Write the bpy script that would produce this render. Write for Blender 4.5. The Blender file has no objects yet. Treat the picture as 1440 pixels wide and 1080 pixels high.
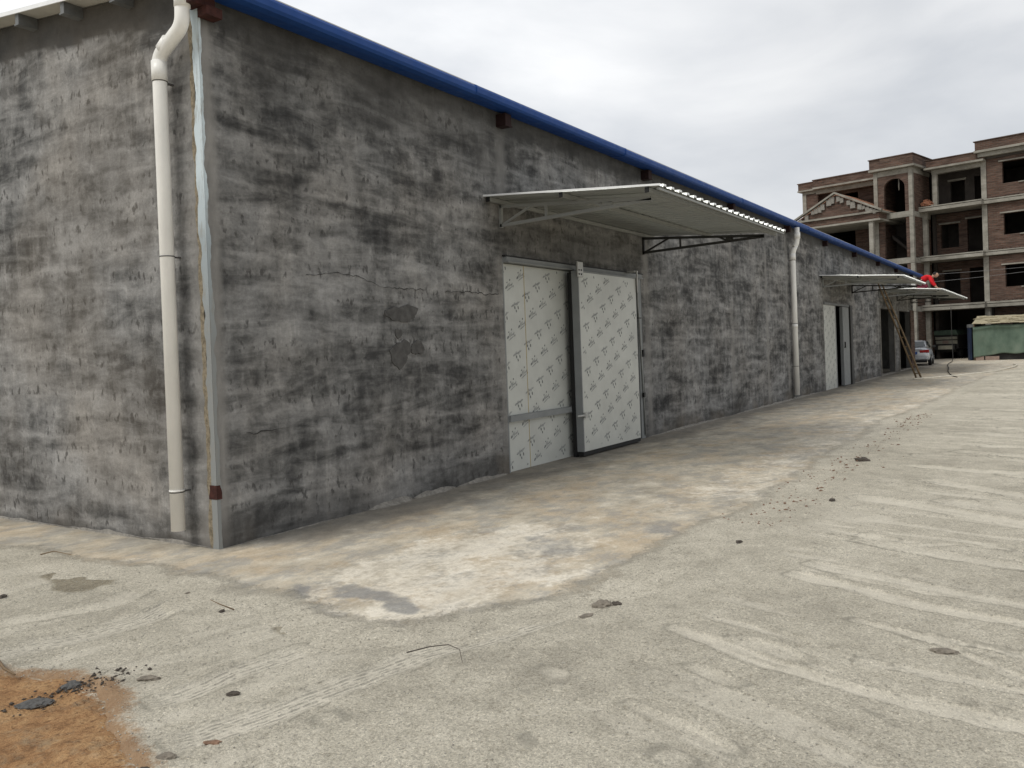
import bpy, bmesh, math, random
import numpy as np
from mathutils import Vector, Matrix
random.seed(7); rng = np.random.default_rng(11)
scene = bpy.context.scene
def LIN(a, b, n): return [a + (b - a) * i / (n - 1) for i in range(n)]
COL = scene.collection
R = math.radians

# ------------------------------------------------------------------ noise (numpy)
def _hash(ix, iy, seed):
    h = (ix.astype(np.int64) * 374761393 + iy.astype(np.int64) * 668265263 + seed * 144665) & 0x7fffffff
    h = ((h ^ (h >> 13)) * 1274126177) & 0x7fffffff
    h = (h ^ (h >> 16)) & 0xffffff
    return h / float(0xffffff)
def vnoise(x, y, seed=0):
    ix = np.floor(x); iy = np.floor(y); fx = x - ix; fy = y - iy
    fx = fx * fx * (3 - 2 * fx); fy = fy * fy * (3 - 2 * fy)
    a = _hash(ix, iy, seed); b = _hash(ix + 1, iy, seed); c = _hash(ix, iy + 1, seed); d = _hash(ix + 1, iy + 1, seed)
    return (a * (1 - fx) + b * fx) * (1 - fy) + (c * (1 - fx) + d * fx) * fy
def fbm(x, y, seed=0, octs=4):
    s = 0; a = .5; t = 0
    for k in range(octs):
        s = s + a * vnoise(x * 2 ** k, y * 2 ** k, seed + k * 17); t += a; a *= .5
    return s / t
def sstep(a, b, x):
    t = np.clip((x - a) / (b - a), 0, 1); return t * t * (3 - 2 * t)
def seg_dist(px, py, pts):
    """unsigned distance and along-length to a polyline"""
    best = np.full(px.shape, 1e9); side = np.zeros(px.shape); along = np.zeros(px.shape); L = 0
    for (ax, ay), (bx, by) in zip(pts[:-1], pts[1:]):
        dx, dy = bx - ax, by - ay; l = math.hypot(dx, dy)
        t = np.clip(((px - ax) * dx + (py - ay) * dy) / (l * l), 0, 1)
        ex, ey = px - ax - t * dx, py - ay - t * dy
        d = np.hypot(ex, ey); m = d < best
        best = np.where(m, d, best); side = np.where(m, (dx * ey - dy * ex) / l, side); along = np.where(m, L + t * l, along); L += l
    return best, side, along, L
def inside(px, py, poly):
    r = np.zeros(px.shape, bool); n = len(poly)
    for i in range(n):
        (x1, y1), (x2, y2) = poly[i], poly[(i + 1) % n]
        if y1 == y2: continue
        c = ((y1 > py) != (y2 > py)) & (px < (x2 - x1) * (py - y1) / (y2 - y1) + x1)
        r ^= c
    return r
def sdist(px, py, poly):
    d = seg_dist(px, py, poly + [poly[0]])[0]
    return np.where(inside(px, py, poly), -d, d)

# ------------------------------------------------------------------ material helper
class NT:
    def __init__(s, name):
        s.m = bpy.data.materials.new(name); s.m.use_nodes = True
        s.t = s.m.node_tree; s.n = s.t.nodes; s.l = s.t.links
        s.b = s.n['Principled BSDF']; s.co = s.n.new('ShaderNodeTexCoord').outputs['Object']
    def put(s, node, i, v):
        if v is None: return
        if hasattr(v, 'is_output'): s.l.new(v, node.inputs[i])
        else:
            if isinstance(v, tuple) and len(v) == 3 and node.inputs[i].type == 'RGBA': v = (*v, 1)
            node.inputs[i].default_value = v
    def mapping(s, scale=(1, 1, 1), vec=None, rot=(0, 0, 0), loc=(0, 0, 0)):
        m = s.n.new('ShaderNodeMapping'); s.l.new(vec or s.co, m.inputs['Vector'])
        m.inputs['Scale'].default_value = scale; m.inputs['Rotation'].default_value = rot; m.inputs['Location'].default_value = loc
        return m.outputs[0]
    def noise(s, scale, detail=5, rough=.55, dist=0, vec=None, color=False):
        n = s.n.new('ShaderNodeTexNoise'); s.l.new(vec or s.co, n.inputs['Vector'])
        n.inputs['Scale'].default_value = scale; n.inputs['Detail'].default_value = detail
        n.inputs['Roughness'].default_value = rough; n.inputs['Distortion'].default_value = dist
        return n.outputs['Color' if color else 'Fac']
    def voro(s, scale, vec=None, out='Distance', feature='F1', rnd=1):
        n = s.n.new('ShaderNodeTexVoronoi'); n.feature = feature; s.l.new(vec or s.co, n.inputs['Vector'])
        n.inputs['Scale'].default_value = scale; n.inputs['Randomness'].default_value = rnd
        return n.outputs[out]
    def ramp(s, fac, stops, interp='LINEAR'):
        r = s.n.new('ShaderNodeValToRGB'); s.l.new(fac, r.inputs[0]); r.color_ramp.interpolation = interp
        e = r.color_ramp.elements
        while len(e) < len(stops): e.new(.5)
        for q, (p, c) in zip(e, stops):
            q.position = p; q.color = (c, c, c, 1) if isinstance(c, (int, float)) else (*c, 1)
        return r.outputs[0]
    def mix(s, fac, a, b, mode='MIX'):
        m = s.n.new('ShaderNodeMix'); m.data_type = 'RGBA'; m.blend_type = mode
        s.put(m, 0, fac); s.put(m, 6, a); s.put(m, 7, b); return m.outputs[2]
    def math(s, op, a, b=None, c=None, clamp=False):
        m = s.n.new('ShaderNodeMath'); m.operation = op; m.use_clamp = clamp
        s.put(m, 0, a); s.put(m, 1, b); s.put(m, 2, c); return m.outputs[0]
    def attr(s, name):
        a = s.n.new('ShaderNodeAttribute'); a.attribute_name = name; return a.outputs['Fac']
    def bump(s, h, strength=.5, dist=.01, normal=None):
        b = s.n.new('ShaderNodeBump'); s.l.new(h, b.inputs['Height'])
        b.inputs['Strength'].default_value = strength; b.inputs['Distance'].default_value = dist
        if normal is not None: s.l.new(normal, b.inputs['Normal'])
        s.l.new(b.outputs[0], s.b.inputs['Normal']); return b.outputs[0]
    def out(s, col=None, rough=None, metal=None, spec=None):
        s.put(s.b, 'Base Color', col); s.put(s.b, 'Roughness', rough); s.put(s.b, 'Metallic', metal)
        s.put(s.b, 'Specular IOR Level', spec); return s.m
def simple(name, col, rough=.7, metal=0, var=.15, scale=6, stretch=(1, 1, 1), bump=0, spec=.3):
    t = NT(name); f = t.noise(scale, 6, .6, vec=t.mapping(stretch))
    lo = tuple(c * (1 - var) for c in col); hi = tuple(min(1, c * (1 + var)) for c in col)
    c = t.ramp(f, [(.3, lo), (.7, hi)])
    if bump: t.bump(t.noise(scale * 8, 4), bump, .004)
    return t.out(c, rough, metal, spec)

def wall_cement():
    t = NT('rendered_cement')
    big = t.noise(.75, 6, .6, .3, t.mapping((1, 1, 1.5)))
    band = t.noise(1.7, 6, .62, .7, t.mapping((.55, .55, 2.6), loc=(3, 1, 5)))
    mid = t.noise(4.2, 7, .66, .5, t.mapping((.8, .8, 1.5)))
    streak = t.noise(3.4, 6, .58, .3, t.mapping((1.9, 1.9, .6)))
    wv = t.n.new('ShaderNodeVectorMath'); wv.operation = 'MULTIPLY_ADD'
    t.l.new(t.noise(3.5, 5, .6, color=True), wv.inputs[0]); wv.inputs[1].default_value = (.5, .5, .20)
    t.l.new(t.co, wv.inputs[2])
    # block courses telegraphing faintly through the thin render
    sx = t.n.new('ShaderNodeSeparateXYZ'); t.l.new(wv.outputs[0], sx.inputs[0])
    cx = t.n.new('ShaderNodeCombineXYZ'); t.l.new(t.math('ADD', sx.outputs[0], sx.outputs[1]), cx.inputs[0]); t.l.new(sx.outputs[2], cx.inputs[1])
    br = t.n.new('ShaderNodeTexBrick'); t.l.new(cx.outputs[0], br.inputs['Vector'])
    br.inputs['Scale'].default_value = 1; br.inputs['Brick Width'].default_value = .42; br.inputs['Row Height'].default_value = .205
    br.inputs['Mortar Size'].default_value = .05; br.inputs['Mortar Smooth'].default_value = 1
    br.inputs['Color1'].default_value = (.38, .38, .38, 1); br.inputs['Color2'].default_value = (.58, .58, .58, 1); br.inputs['Mortar'].default_value = (.66, .66, .66, 1)
    # small dark pits in horizontal rows
    rows = t.ramp(t.noise(1.0, 2, .5, vec=t.mapping((.5, .5, 7))), [(.46, 0), (.56, 1)])
    spots = t.ramp(t.noise(11, 3, .55, vec=t.mapping((1.3, 1.3, .7))), [(.56, 0), (.64, 1)])
    pits = t.math('MULTIPLY', rows, spots)
    s = t.math('ADD', t.math('MULTIPLY', big, .27), t.math('MULTIPLY', band, .28))
    s = t.math('ADD', s, t.math('MULTIPLY', mid, .20))
    s = t.math('ADD', s, t.math('MULTIPLY', streak, .14))
    s = t.math('ADD', s, t.math('MULTIPLY', br.outputs['Color'], .11))
    s = t.math('ADD', s, t.math('MULTIPLY', t.attr('plain'), .020))
    c = t.ramp(s, [(.395, (.030, .030, .030)), (.445, (.064, .0635, .0625)), (.487, (.128, .1265, .1225)), (.53, (.205, .202, .196)), (.595, (.315, .31, .30))])
    warm = t.noise(.8, 4, .6)
    c = t.mix(t.math('MULTIPLY', t.ramp(warm, [(.45, 0), (.7, 1)]), .35), c, t.mix(1, c, (1.10, 1.0, .88), 'MULTIPLY'))
    c = t.mix(t.math('MULTIPLY', pits, .72), c, (.045, .043, .041))
    fine = t.noise(32, 6, .75)
    c = t.mix(.4, c, t.mix(1, c, t.ramp(fine, [(.3, .55), (.7, 1.5)]), 'MULTIPLY'))
    drip = t.math('MULTIPLY', t.ramp(t.noise(9, 4, .6, vec=t.mapping((1.6, 1.6, .16))), [(.54, 0), (.66, 1)]), t.ramp(t.noise(1.3, 3), [(.4, 0), (.6, 1)]))
    c = t.mix(t.math('MULTIPLY', drip, .35), c, t.mix(1, c, (1.5, 1.48, 1.44), 'MULTIPLY'))
    # designed variations held on the mesh: paler trowelled strips, unfinished dark cement, darker zones on the front wall
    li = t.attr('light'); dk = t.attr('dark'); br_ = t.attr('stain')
    strip = t.ramp(t.noise(5, 5, .6, vec=t.mapping((1.5, 1.5, .5))), [(.3, (.20, .192, .18)), (.7, (.30, .288, .268))])
    c = t.mix(li, c, strip)
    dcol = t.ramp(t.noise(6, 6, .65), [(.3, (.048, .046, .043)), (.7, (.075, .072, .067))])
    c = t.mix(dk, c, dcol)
    c = t.mix(br_, c, (.17, .135, .095))
    t.bump(t.math('ADD', t.math('MULTIPLY', mid, .7), t.math('MULTIPLY', fine, .3)), .55, .02)
    return t.out(c, .93, 0, .2)

def gravel_colour(t):
    """loose grey sand and grit; returns colour, fine noise, grit cell value, lump noise, mid noise"""
    fine = t.noise(190, 3, .7); grit = t.voro(120, out='Color')
    gs = t.n.new('ShaderNodeSeparateColor'); t.l.new(grit, gs.inputs[0])
    big = t.noise(.55, 5, .6); mid = t.noise(4, 6, .65)
    c = t.ramp(t.math('ADD', t.math('MULTIPLY', big, .5), t.math('MULTIPLY', mid, .5)), [(.36, (.45, .413, .335)), (.5, (.585, .54, .44)), (.64, (.70, .648, .535))])
    c = t.mix(.5, c, t.mix(1, c, t.ramp(fine, [(.3, .5), (.5, 1), (.7, 1.5)]), 'MULTIPLY'))
    c = t.mix(.5, c, t.mix(1, c, t.ramp(gs.outputs[0], [(0, .45), (.5, 1), (.93, 1.15), (1, 1.7)]), 'MULTIPLY'))
    return c, fine, gs.outputs[0], t.noise(38, 4, .7, .3), mid
def dither(t, mask, soft=.16, amt=.75, scales=((3.5, .35), (17, .30), (75, .35))):
    """turns a soft 0..1 mask into a grainy, broken edge"""
    n = None
    for sc, w in scales:
        q = t.math('MULTIPLY', t.ramp(t.noise(sc, 4, .65), [(.3, 0), (.7, 1)]), w); n = q if n is None else t.math('ADD', n, q)
    v = t.math('ADD', mask, t.math('MULTIPLY', t.math('SUBTRACT', n, .5), amt))
    return t.ramp(v, [(.5 - soft, 0), (.5 + soft, 1)])
def ground_mat():
    t = NT('gravel_sand'); c, fine, gs, lump, mid = gravel_colour(t)
    trk = t.math('MAXIMUM', t.attr('track'), t.math('MULTIPLY', t.attr('pale'), .75))
    tn = dither(t, trk, .34, 1.15, ((2.6, .36), (11, .24), (30, .22), (90, .18)))
    pit = t.ramp(lump, [(.34, 1), (.46, 0)])
    c = t.mix(t.math('MULTIPLY', pit, t.math('SUBTRACT', .55, t.math('MULTIPLY', tn, .5))), c, t.mix(1, c, (.50, .48, .44), 'MULTIPLY'))
    fine_dust = t.ramp(fine, [(.3, (.68, .63, .525)), (.7, (.82, .765, .645))])
    c = t.mix(t.math('MULTIPLY', tn, .54), c, fine_dust)
    c = t.mix(t.math('MULTIPLY', dither(t, t.attr('ridge'), .2), .55), c, (.26, .243, .20))
    wav = t.math('SINE', t.math('ADD', t.math('MULTIPLY', t.attr('across'), 200), t.math('MULTIPLY', t.noise(9, 2), 3)))
    rib = t.math('MULTIPLY', t.math('MULTIPLY', t.ramp(t.math('ADD', t.math('MULTIPLY', wav, .5), .5), [(.1, 1), (.6, 0)]), t.attr('tread')), t.ramp(t.noise(24, 4), [(.40, 0), (.6, 1)]))
    c = t.mix(t.math('MULTIPLY', rib, .55), c, (.27, .255, .215))
    c = t.mix(t.math('MULTIPLY', dither(t, t.attr('damp'), .2, .5), .8), c, t.mix(1, c, (.48, .45, .39), 'MULTIPLY'))
    c = t.mix(t.math('MULTIPLY', dither(t, t.attr('clay'), .2, .9), .9), c, t.ramp(mid, [(.3, (.27, .155, .08)), (.7, (.46, .30, .17))]))
    h = t.math('MULTIPLY', fine, .5)
    h = t.math('SUBTRACT', h, t.math('MULTIPLY', rib, .9))
    h = t.math('ADD', h, t.math('MULTIPLY', mid, .5)); h = t.math('ADD', h, t.math('MULTIPLY', t.math('MULTIPLY', lump, t.math('SUBTRACT', 1, t.math('MULTIPLY', tn, .75))), 1.6))
    h = t.math('ADD', h, t.math('MULTIPLY', gs, .35))
    t.bump(h, .9, .016)
    return t.out(c, .95, 0, .15)

def apron_mat():
    t = NT('dusty_concrete'); grav, gfine, gs, lump, gmid = gravel_colour(t)
    st = t.mapping((.85, 1.15, 1), rot=(0, 0, R(20)))
    a = t.noise(.9, 8, .7, .1, st); b = t.noise(2.6, 9, .74, .05, st); f = t.noise(60, 4, .7)
    c = t.ramp(b, [(.33, (.30, .265, .205)), (.46, (.44, .395, .315)), (.56, (.54, .485, .385)), (.68, (.66, .61, .51))])
    c = t.mix(t.math('MULTIPLY', t.ramp(a, [(.47, 0), (.60, 1)]), .38), c, (.52, .385, .235))
    blue = t.ramp(t.noise(1.9, 9, .76, .1, t.mapping((1, 1.4, 1), loc=(4, 2, 0))), [(.49, 0), (.57, 1)])
    c = t.mix(t.math('MULTIPLY', blue, .55), c, (.30, .295, .275))
    c = t.mix(t.math('MULTIPLY', dither(t, t.math('MULTIPLY', t.attr('white'), .66), .22, 1.5, ((1.3, .35), (4, .35), (16, .3))), .78), c, t.ramp(b, [(.35, (.60, .545, .445)), (.65, (.82, .765, .655))]))
    c = t.mix(t.math('MULTIPLY', dither(t, t.attr('wet'), .25, .7, ((4, .4), (14, .35), (50, .25))), .75), c, (.20, .20, .197))
    c = t.mix(t.math('MULTIPLY', dither(t, t.attr('shade_grime'), .4, .7, ((1.5, .5), (6, .3), (30, .2))), .85), c, t.ramp(b, [(.3, (.12, .112, .098)), (.7, (.25, .23, .195))]))  # painted shade at the wall foot, with some dirt blotches
    spk = t.ramp(t.noise(22, 4, .7), [(.64, 0), (.70, 1)])
    c = t.mix(t.math('MULTIPLY', spk, .5), c, (.15, .12, .09))
    rust = t.ramp(t.noise(7, 6, .75, .2, t.mapping((1, 1, 1), loc=(9, 4, 0))), [(.62, 0), (.70, 1)])
    c = t.mix(t.math('MULTIPLY', rust, .2), c, (.42, .24, .11))
    c = t.mix(.35, c, t.mix(1, c, t.ramp(f, [(.3, .6), (.7, 1.4)]), 'MULTIPLY'))
    sd = dither(t, t.attr('sand'), .2, 1.0)
    grav = t.mix(1, grav, (.93, .93, .93), 'MULTIPLY'); pit = t.ramp(lump, [(.34, .6), (.46, 0)])
    grav = t.mix(pit, grav, t.mix(1, grav, (.50, .48, .44), 'MULTIPLY'))
    c = t.mix(sd, c, grav)
    h = t.math('ADD', t.math('MULTIPLY', b, .3), t.math('MULTIPLY', f, .25))
    h = t.math('ADD', h, t.math('MULTIPLY', sd, t.math('ADD', .35, t.math('MULTIPLY', lump, 2.0))))
    t.bump(h, .8, .014)
    return t.out(c, t.ramp(a, [(.3, .7), (.7, .92)]), 0, .2)

def dirt_mat():
    t = NT('orange_clay'); grav, gfine, gs, lump, gmid = gravel_colour(t)
    b = t.noise(5, 9, .74, .2); f = t.noise(80, 4, .7)
    c = t.ramp(b, [(.34, (.20, .11, .055)), (.47, (.36, .205, .10)), (.58, (.44, .27, .135)), (.7, (.54, .37, .22))])
    c = t.mix(.5, c, t.mix(1, c, t.ramp(f, [(.3, .5), (.7, 1.45)]), 'MULTIPLY'))
    c = t.mix(t.ramp(t.noise(3, 7, .75), [(.53, 0), (.66, .7)]), c, (.30, .245, .165))
    pit = t.ramp(lump, [(.34, .7), (.46, 0)]); c = t.mix(pit, c, (.14, .075, .04))
    c = t.mix(dither(t, t.attr('sand'), .15, 1.0), c, grav)
    t.bump(t.math('ADD', t.math('ADD', b, t.math('MULTIPLY', lump, .9)), t.math('MULTIPLY', f, .4)), .95, .022)
    return t.out(c, .95, 0, .1)

def brick_mat():
    t = NT('red_brick')
    br = t.n.new('ShaderNodeTexBrick')
    sx = t.n.new('ShaderNodeSeparateXYZ'); t.l.new(t.co, sx.inputs[0])
    cx = t.n.new('ShaderNodeCombineXYZ'); t.l.new(t.math('ADD', sx.outputs[0], sx.outputs[1]), cx.inputs[0]); t.l.new(sx.outputs[2], cx.inputs[1])
    t.l.new(cx.outputs[0], br.inputs['Vector'])
    br.inputs['Scale'].default_value = 1; br.inputs['Brick Width'].default_value = .3; br.inputs['Row Height'].default_value = .115
    br.inputs['Mortar Size'].default_value = .016
    br.inputs['Color1'].default_value = (.070, .038, .027, 1); br.inputs['Color2'].default_value = (.125, .068, .048, 1); br.inputs['Mortar'].default_value = (.10, .08, .068, 1)
    c = br.outputs['Color']
    n = t.noise(1.3, 6, .65, vec=t.mapping((1, 1, 3)))
    c = t.mix(t.ramp(n, [(.38, .0), (.68, .6)]), c, (.13, .10, .08))
    c = t.mix(t.ramp(t.noise(.5, 3, .5), [(.4, 0), (.7, .45)]), c, (.095, .065, .054))
    c = t.mix(.6, c, t.mix(1, c, t.ramp(t.noise(3, 5, .7, vec=t.mapping((.4, .4, 3.4))), [(.38, .35), (.62, 1.5)]), 'MULTIPLY'))
    t.bump(br.outputs['Fac'], -.4, .01)
    return t.out(c, .9, 0, .15)

def metal_sheet(name, col, rough=.35, metal=.6):
    t = NT(name); n = t.noise(3, 6, .6, vec=t.mapping((1, .3, 1)))
    c = t.mix(t.ramp(n, [(.4, 0), (.7, .5)]), col, tuple(x * .72 for x in col))
    t.bump(t.noise(2.5, 4, .5), .25, .02)
    return t.out(c, t.ramp(t.noise(9, 4), [(.3, rough), (.7, rough + .2)]), metal, .3)

M = {}
M['wall'] = wall_cement(); M['ground'] = ground_mat(); M['apron'] = apron_mat(); M['dirt'] = dirt_mat(); M['brick'] = brick_mat()
M['patch'] = simple('dark_mortar', (.085, .082, .078), .95, var=.3, scale=14, bump=.4)
M['mortar'] = simple('loose_mortar', (.23, .215, .19), .95, var=.35, scale=20, bump=.8)
M['crack'] = simple('crack', (.03, .028, .026), .95)
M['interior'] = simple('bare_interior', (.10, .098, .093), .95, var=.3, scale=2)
M['pvc'] = simple('cream_pvc', (.86, .845, .80), .38, var=.09, scale=3.5, stretch=(1, 1, .5), spec=.45)
M['ring'] = simple('pipe_clip', (.10, .095, .09), .6)
M['blue'] = metal_sheet('blue_painted_steel', (.012, .060, .24), .5, .0)
M['roof_under'] = simple('roof_underside', (.52, .50, .45), .6, var=.12, scale=3)
M['purlin'] = simple('galvanised_purlin', (.16, .165, .165), .55, .2, var=.2)
M['rust'] = simple('rusty_steel', (.050, .016, .012), .8, var=.5, scale=20, bump=.4)
M['rust_dark'] = simple('dark_rusty_steel', (.024, .010, .009), .85, var=.4, scale=20)
M['sheet'] = metal_sheet('corrugated_steel', (.50, .515, .49), .30, .7)
M['sheet_edge'] = simple('sheet_edge', (.85, .86, .86), .4, .0, var=.05)  # near-white: light on the canopy sheet edges is put into the colour
M['tube'] = metal_sheet('galvanised_tube', (.30, .305, .29), .5, .2)
M['tube_dark'] = simple('dark_tube', (.045, .045, .043), .6, .2)
M['film'] = simple('printed_film', (.50, .51, .475), .35, var=.10, scale=1.8, spec=.4, bump=.12)
M['print'] = simple('film_print', (.29, .30, .29), .5, var=.3, scale=30)
M['print_dark'] = simple('film_print_dark', (.14, .15, .15), .5, var=.3)
M['alu'] = metal_sheet('door_aluminium', (.24, .25, .25), .5, .1)
M['steel'] = simple('bracket_steel', (.42, .42, .40), .4, .2)
M['rubber'] = simple('black_rubber', (.012, .012, .012), .6)
M['tape'] = simple('yellow_seam', (.42, .30, .10), .7)
M['paint'] = NT('pale_blue_paint')
def paint_mat():
    t = NT('pale_blue_paint')
    sz = t.n.new('ShaderNodeSeparateXYZ'); t.l.new(t.co, sz.inputs[0])
    up = t.ramp(t.math('MULTIPLY', t.math('ADD', sz.outputs[2], t.math('MULTIPLY', t.noise(3, 5, .6), .5)), .2), [(.40, (.235, .245, .24)), (.58, (.33, .38, .40)), (.70, (.56, .64, .67))])
    pe = t.ramp(t.noise(7, 7, .7, vec=t.mapping((3, 3, .6))), [(.5, 0), (.66, 1)])
    c = t.mix(t.math('MULTIPLY', pe, .6), up, (.25, .235, .20)); t.bump(t.noise(40, 4), .5, .004)
    return t.out(c, .7)
M['paint'] = paint_mat()
M['concrete'] = NT('raw')
def concrete_mat():
    t = NT('weathered_concrete'); n = t.noise(1.2, 7, .65, vec=t.mapping((1, 1, 2)))
    c = t.ramp(n, [(.3, (.15, .14, .12)), (.5, (.26, .245, .21)), (.7, (.35, .333, .29))])
    c = t.mix(t.ramp(t.noise(5, 6, .7, vec=t.mapping((2, 2, .5))), [(.5, 0), (.75, .6)]), c, (.19, .175, .15))
    t.bump(t.noise(20, 5, .6), .4, .01); return t.out(c, .9, 0, .2)
M['concrete'] = concrete_mat()
M['render_dark'] = simple('bare_concrete_inner', (.065, .056, .049), .95, var=.3, scale=1.5)
M['tarp'] = NT('green_tarpaulin')
def tarp_mat():
    t = NT('green_tarpaulin'); n = t.noise(1.4, 6, .6, vec=t.mapping((1, 1, .6)))
    c = t.ramp(n, [(.3, (.07, .105, .078)), (.5, (.105, .15, .112)), (.7, (.15, .19, .145))])
    t.bump(t.noise(5, 4, .6, vec=t.mapping((1, 1, .4))), .5, .05); return t.out(c, .75, 0, .3)
M['tarp'] = tarp_mat()
M['straw'] = simple('weathered_board_roof', (.38, .335, .23), .85, var=.35, scale=4, stretch=(1, 4, 1), bump=.4)
M['bluesheet'] = simple('blue_sheet', (.012, .022, .05), .5, var=.3, scale=2)
M['wood'] = simple('weathered_wood', (.19, .135, .08), .85, var=.35, scale=8, stretch=(1, 1, .3), bump=.3)
M['carpaint'] = simple('silver_car_paint', (.58, .60, .63), .22, .35, var=.03, spec=.6)
M['glass'] = simple('car_glass', (.03, .04, .045), .06, 0, var=.05, spec=.8)
M['redlamp'] = simple('red_lamp', (.42, .02, .02), .2, var=.1)
M['plate'] = simple('blue_plate', (.04, .11, .36), .4)
M['tyre'] = simple('tyre', (.02, .02, .02), .85)
M['rim'] = simple('rim', (.35, .36, .37), .35, .5)
M['truckcream'] = simple('dusty_cream_paint', (.30, .285, .225), .7, var=.2, scale=4)
M['truckdark'] = simple('dark_chassis', (.035, .034, .032), .8)
M['truckpink'] = simple('faded_board', (.27, .20, .165), .8, var=.2)
M['skin'] = simple('skin', (.42, .26, .18), .55, var=.08)
M['hair'] = simple('hair', (.012, .010, .009), .7)
M['redcloth'] = simple('red_cloth', (.62, .015, .022), .85, var=.15, scale=10)
M['purplecloth'] = simple('maroon_cloth', (.17, .025, .05), .9, var=.2, scale=10)
M['darkcloth'] = simple('dark_glove_cloth', (.02, .02, .025), .9)
M['whitepl'] = simple('white_plastic', (.72, .72, .68), .5)
M['asphalt'] = simple('tar_lump', (.10, .098, .094), .85, var=.4, scale=40, bump=.8)
M['stone'] = simple('grey_clod', (.21, .185, .15), .95, var=.35, scale=40, bump=.8)
M['darkstone'] = simple('dark_clod', (.085, .072, .06), .95, var=.4, scale=40, bump=.8)
M['brickcrumb'] = simple('brick_crumb', (.20, .125, .085), .95, var=.4, scale=60)
M['pebble'] = simple('pebble_grit', (.38, .36, .31), .9, var=.45, scale=60)
M['cable'] = simple('black_cable', (.03, .028, .025), .6)
M['hose'] = simple('pale_hose', (.62, .58, .48), .6)
M['wire'] = simple('grey_wire', (.22, .22, .22), .6)
M['tile'] = simple('orange_roof_tile', (.32, .17, .11), .85, var=.3, scale=5)

# ------------------------------------------------------------------ object helpers
def tag(o, label=None, cat=None, group=None, kind=None):
    if label: o['label'] = label
    if cat: o['category'] = cat
    if group: o['group'] = group
    if kind: o['kind'] = kind
    return o
def empty(name, loc=(0, 0, 0), rz=0, **k):
    o = bpy.data.objects.new(name, None); COL.objects.link(o); o.location = loc; o.rotation_euler[2] = rz
    o.empty_display_size = .2
    return tag(o, **k)
def link(name, me, parent=None, **k):
    o = bpy.data.objects.new(name, me); COL.objects.link(o); o.parent = parent
    return tag(o, **k)
class MB:
    def __init__(s): s.v = []; s.f = []; s.mi = []; s.sm = []; s.ch = []
    def add(s, vs, fs, mi=0, smooth=False):
        b = len(s.v); s.ch.append((b, len(s.f))); s.v += [tuple(v) for v in vs]; s.f += [tuple(b + i for i in f) for f in fs]; s.mi += [mi] * len(fs); s.sm += [smooth] * len(fs); return s
    def box(s, x0, x1, y0, y1, z0, z1, mi=0, jit=0):
        vs = [(x, y, z) for z in (z0, z1) for y in (y0, y1) for x in (x0, x1)]
        if jit: vs = [tuple(c + random.uniform(-jit, jit) for c in v) for v in vs]
        return s.add(vs, [(0, 2, 3, 1), (4, 5, 7, 6), (0, 1, 5, 4), (2, 6, 7, 3), (0, 4, 6, 2), (1, 3, 7, 5)], mi)
    def bar(s, a, b, w, h=None, mi=0, up=(0, 0, 1)):
        a = Vector(a); b = Vector(b); h = h or w; d = (b - a).normalized(); u = Vector(up)
        if abs(d.dot(u)) > .97: u = Vector((1, 0, 0))
        x = d.cross(u).normalized() * w / 2; y = x.normalized().cross(d).normalized() * h / 2
        vs = [p + i * x + j * y for p in (a, b) for i, j in ((-1, -1), (1, -1), (1, 1), (-1, 1))]
        return s.add(vs, [(3, 2, 1, 0), (4, 5, 6, 7), (0, 1, 5, 4), (1, 2, 6, 5), (2, 3, 7, 6), (3, 0, 4, 7)], mi)
    def tube(s, pts, r, n=12, mi=0, smooth=True, cap=True):
        pts = [Vector(p) for p in pts]; rs = r if isinstance(r, (list, tuple)) else [r] * len(pts)
        vs = []; prev = None
        for i, p in enumerate(pts):
            d = ((pts[min(i + 1, len(pts) - 1)] - pts[max(i - 1, 0)])).normalized()
            if prev is None:
                u = Vector((1, 0, 0)) if abs(d.x) < .9 else Vector((0, 1, 0)); x = d.cross(u).normalized()
            else: x = (prev - d * prev.dot(d)).normalized()
            prev = x; y = d.cross(x)
            vs += [p + rs[i] * (math.cos(2 * math.pi * k / n) * x + math.sin(2 * math.pi * k / n) * y) for k in range(n)]
        fs = []
        for i in range(len(pts) - 1):
            for k in range(n): fs.append((i * n + k, i * n + (k + 1) % n, (i + 1) * n + (k + 1) % n, (i + 1) * n + k))
        if cap: fs += [tuple(range(n))[::-1], tuple((len(pts) - 1) * n + k for k in range(n))]
        return s.add(vs, fs, mi, smooth)
    def prism(s, poly, axis_vec, mi=0):
        n = len(poly); a = Vector(axis_vec); vs = [Vector(p) for p in poly] + [Vector(p) + a for p in poly]
        return s.add(vs, [tuple(range(n))[::-1], tuple(range(n, 2 * n))] + [(i, (i + 1) % n, n + (i + 1) % n, n + i) for i in range(n)], mi)
    def mesh(s, name, mats):
        me = bpy.data.meshes.new(name); me.from_pydata(s.v, [], s.f)
        for m in (mats if isinstance(mats, (list, tuple)) else [mats]): me.materials.append(m)
        me.polygons.foreach_set('material_index', s.mi); me.polygons.foreach_set('use_smooth', s.sm); me.update()
        bm = bmesh.new(); bm.from_mesh(me); bmesh.ops.recalc_face_normals(bm, faces=bm.faces); bm.to_mesh(me); bm.free()
        return me
    def build(s, name, mats, parent=None, bevel=0, **k):
        o = link(name, s.mesh(name, mats), parent, **k)
        if bevel:
            b = o.modifiers.new('bevel', 'BEVEL'); b.width = bevel; b.segments = 2; b.limit_method = 'ANGLE'
        return o
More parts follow.
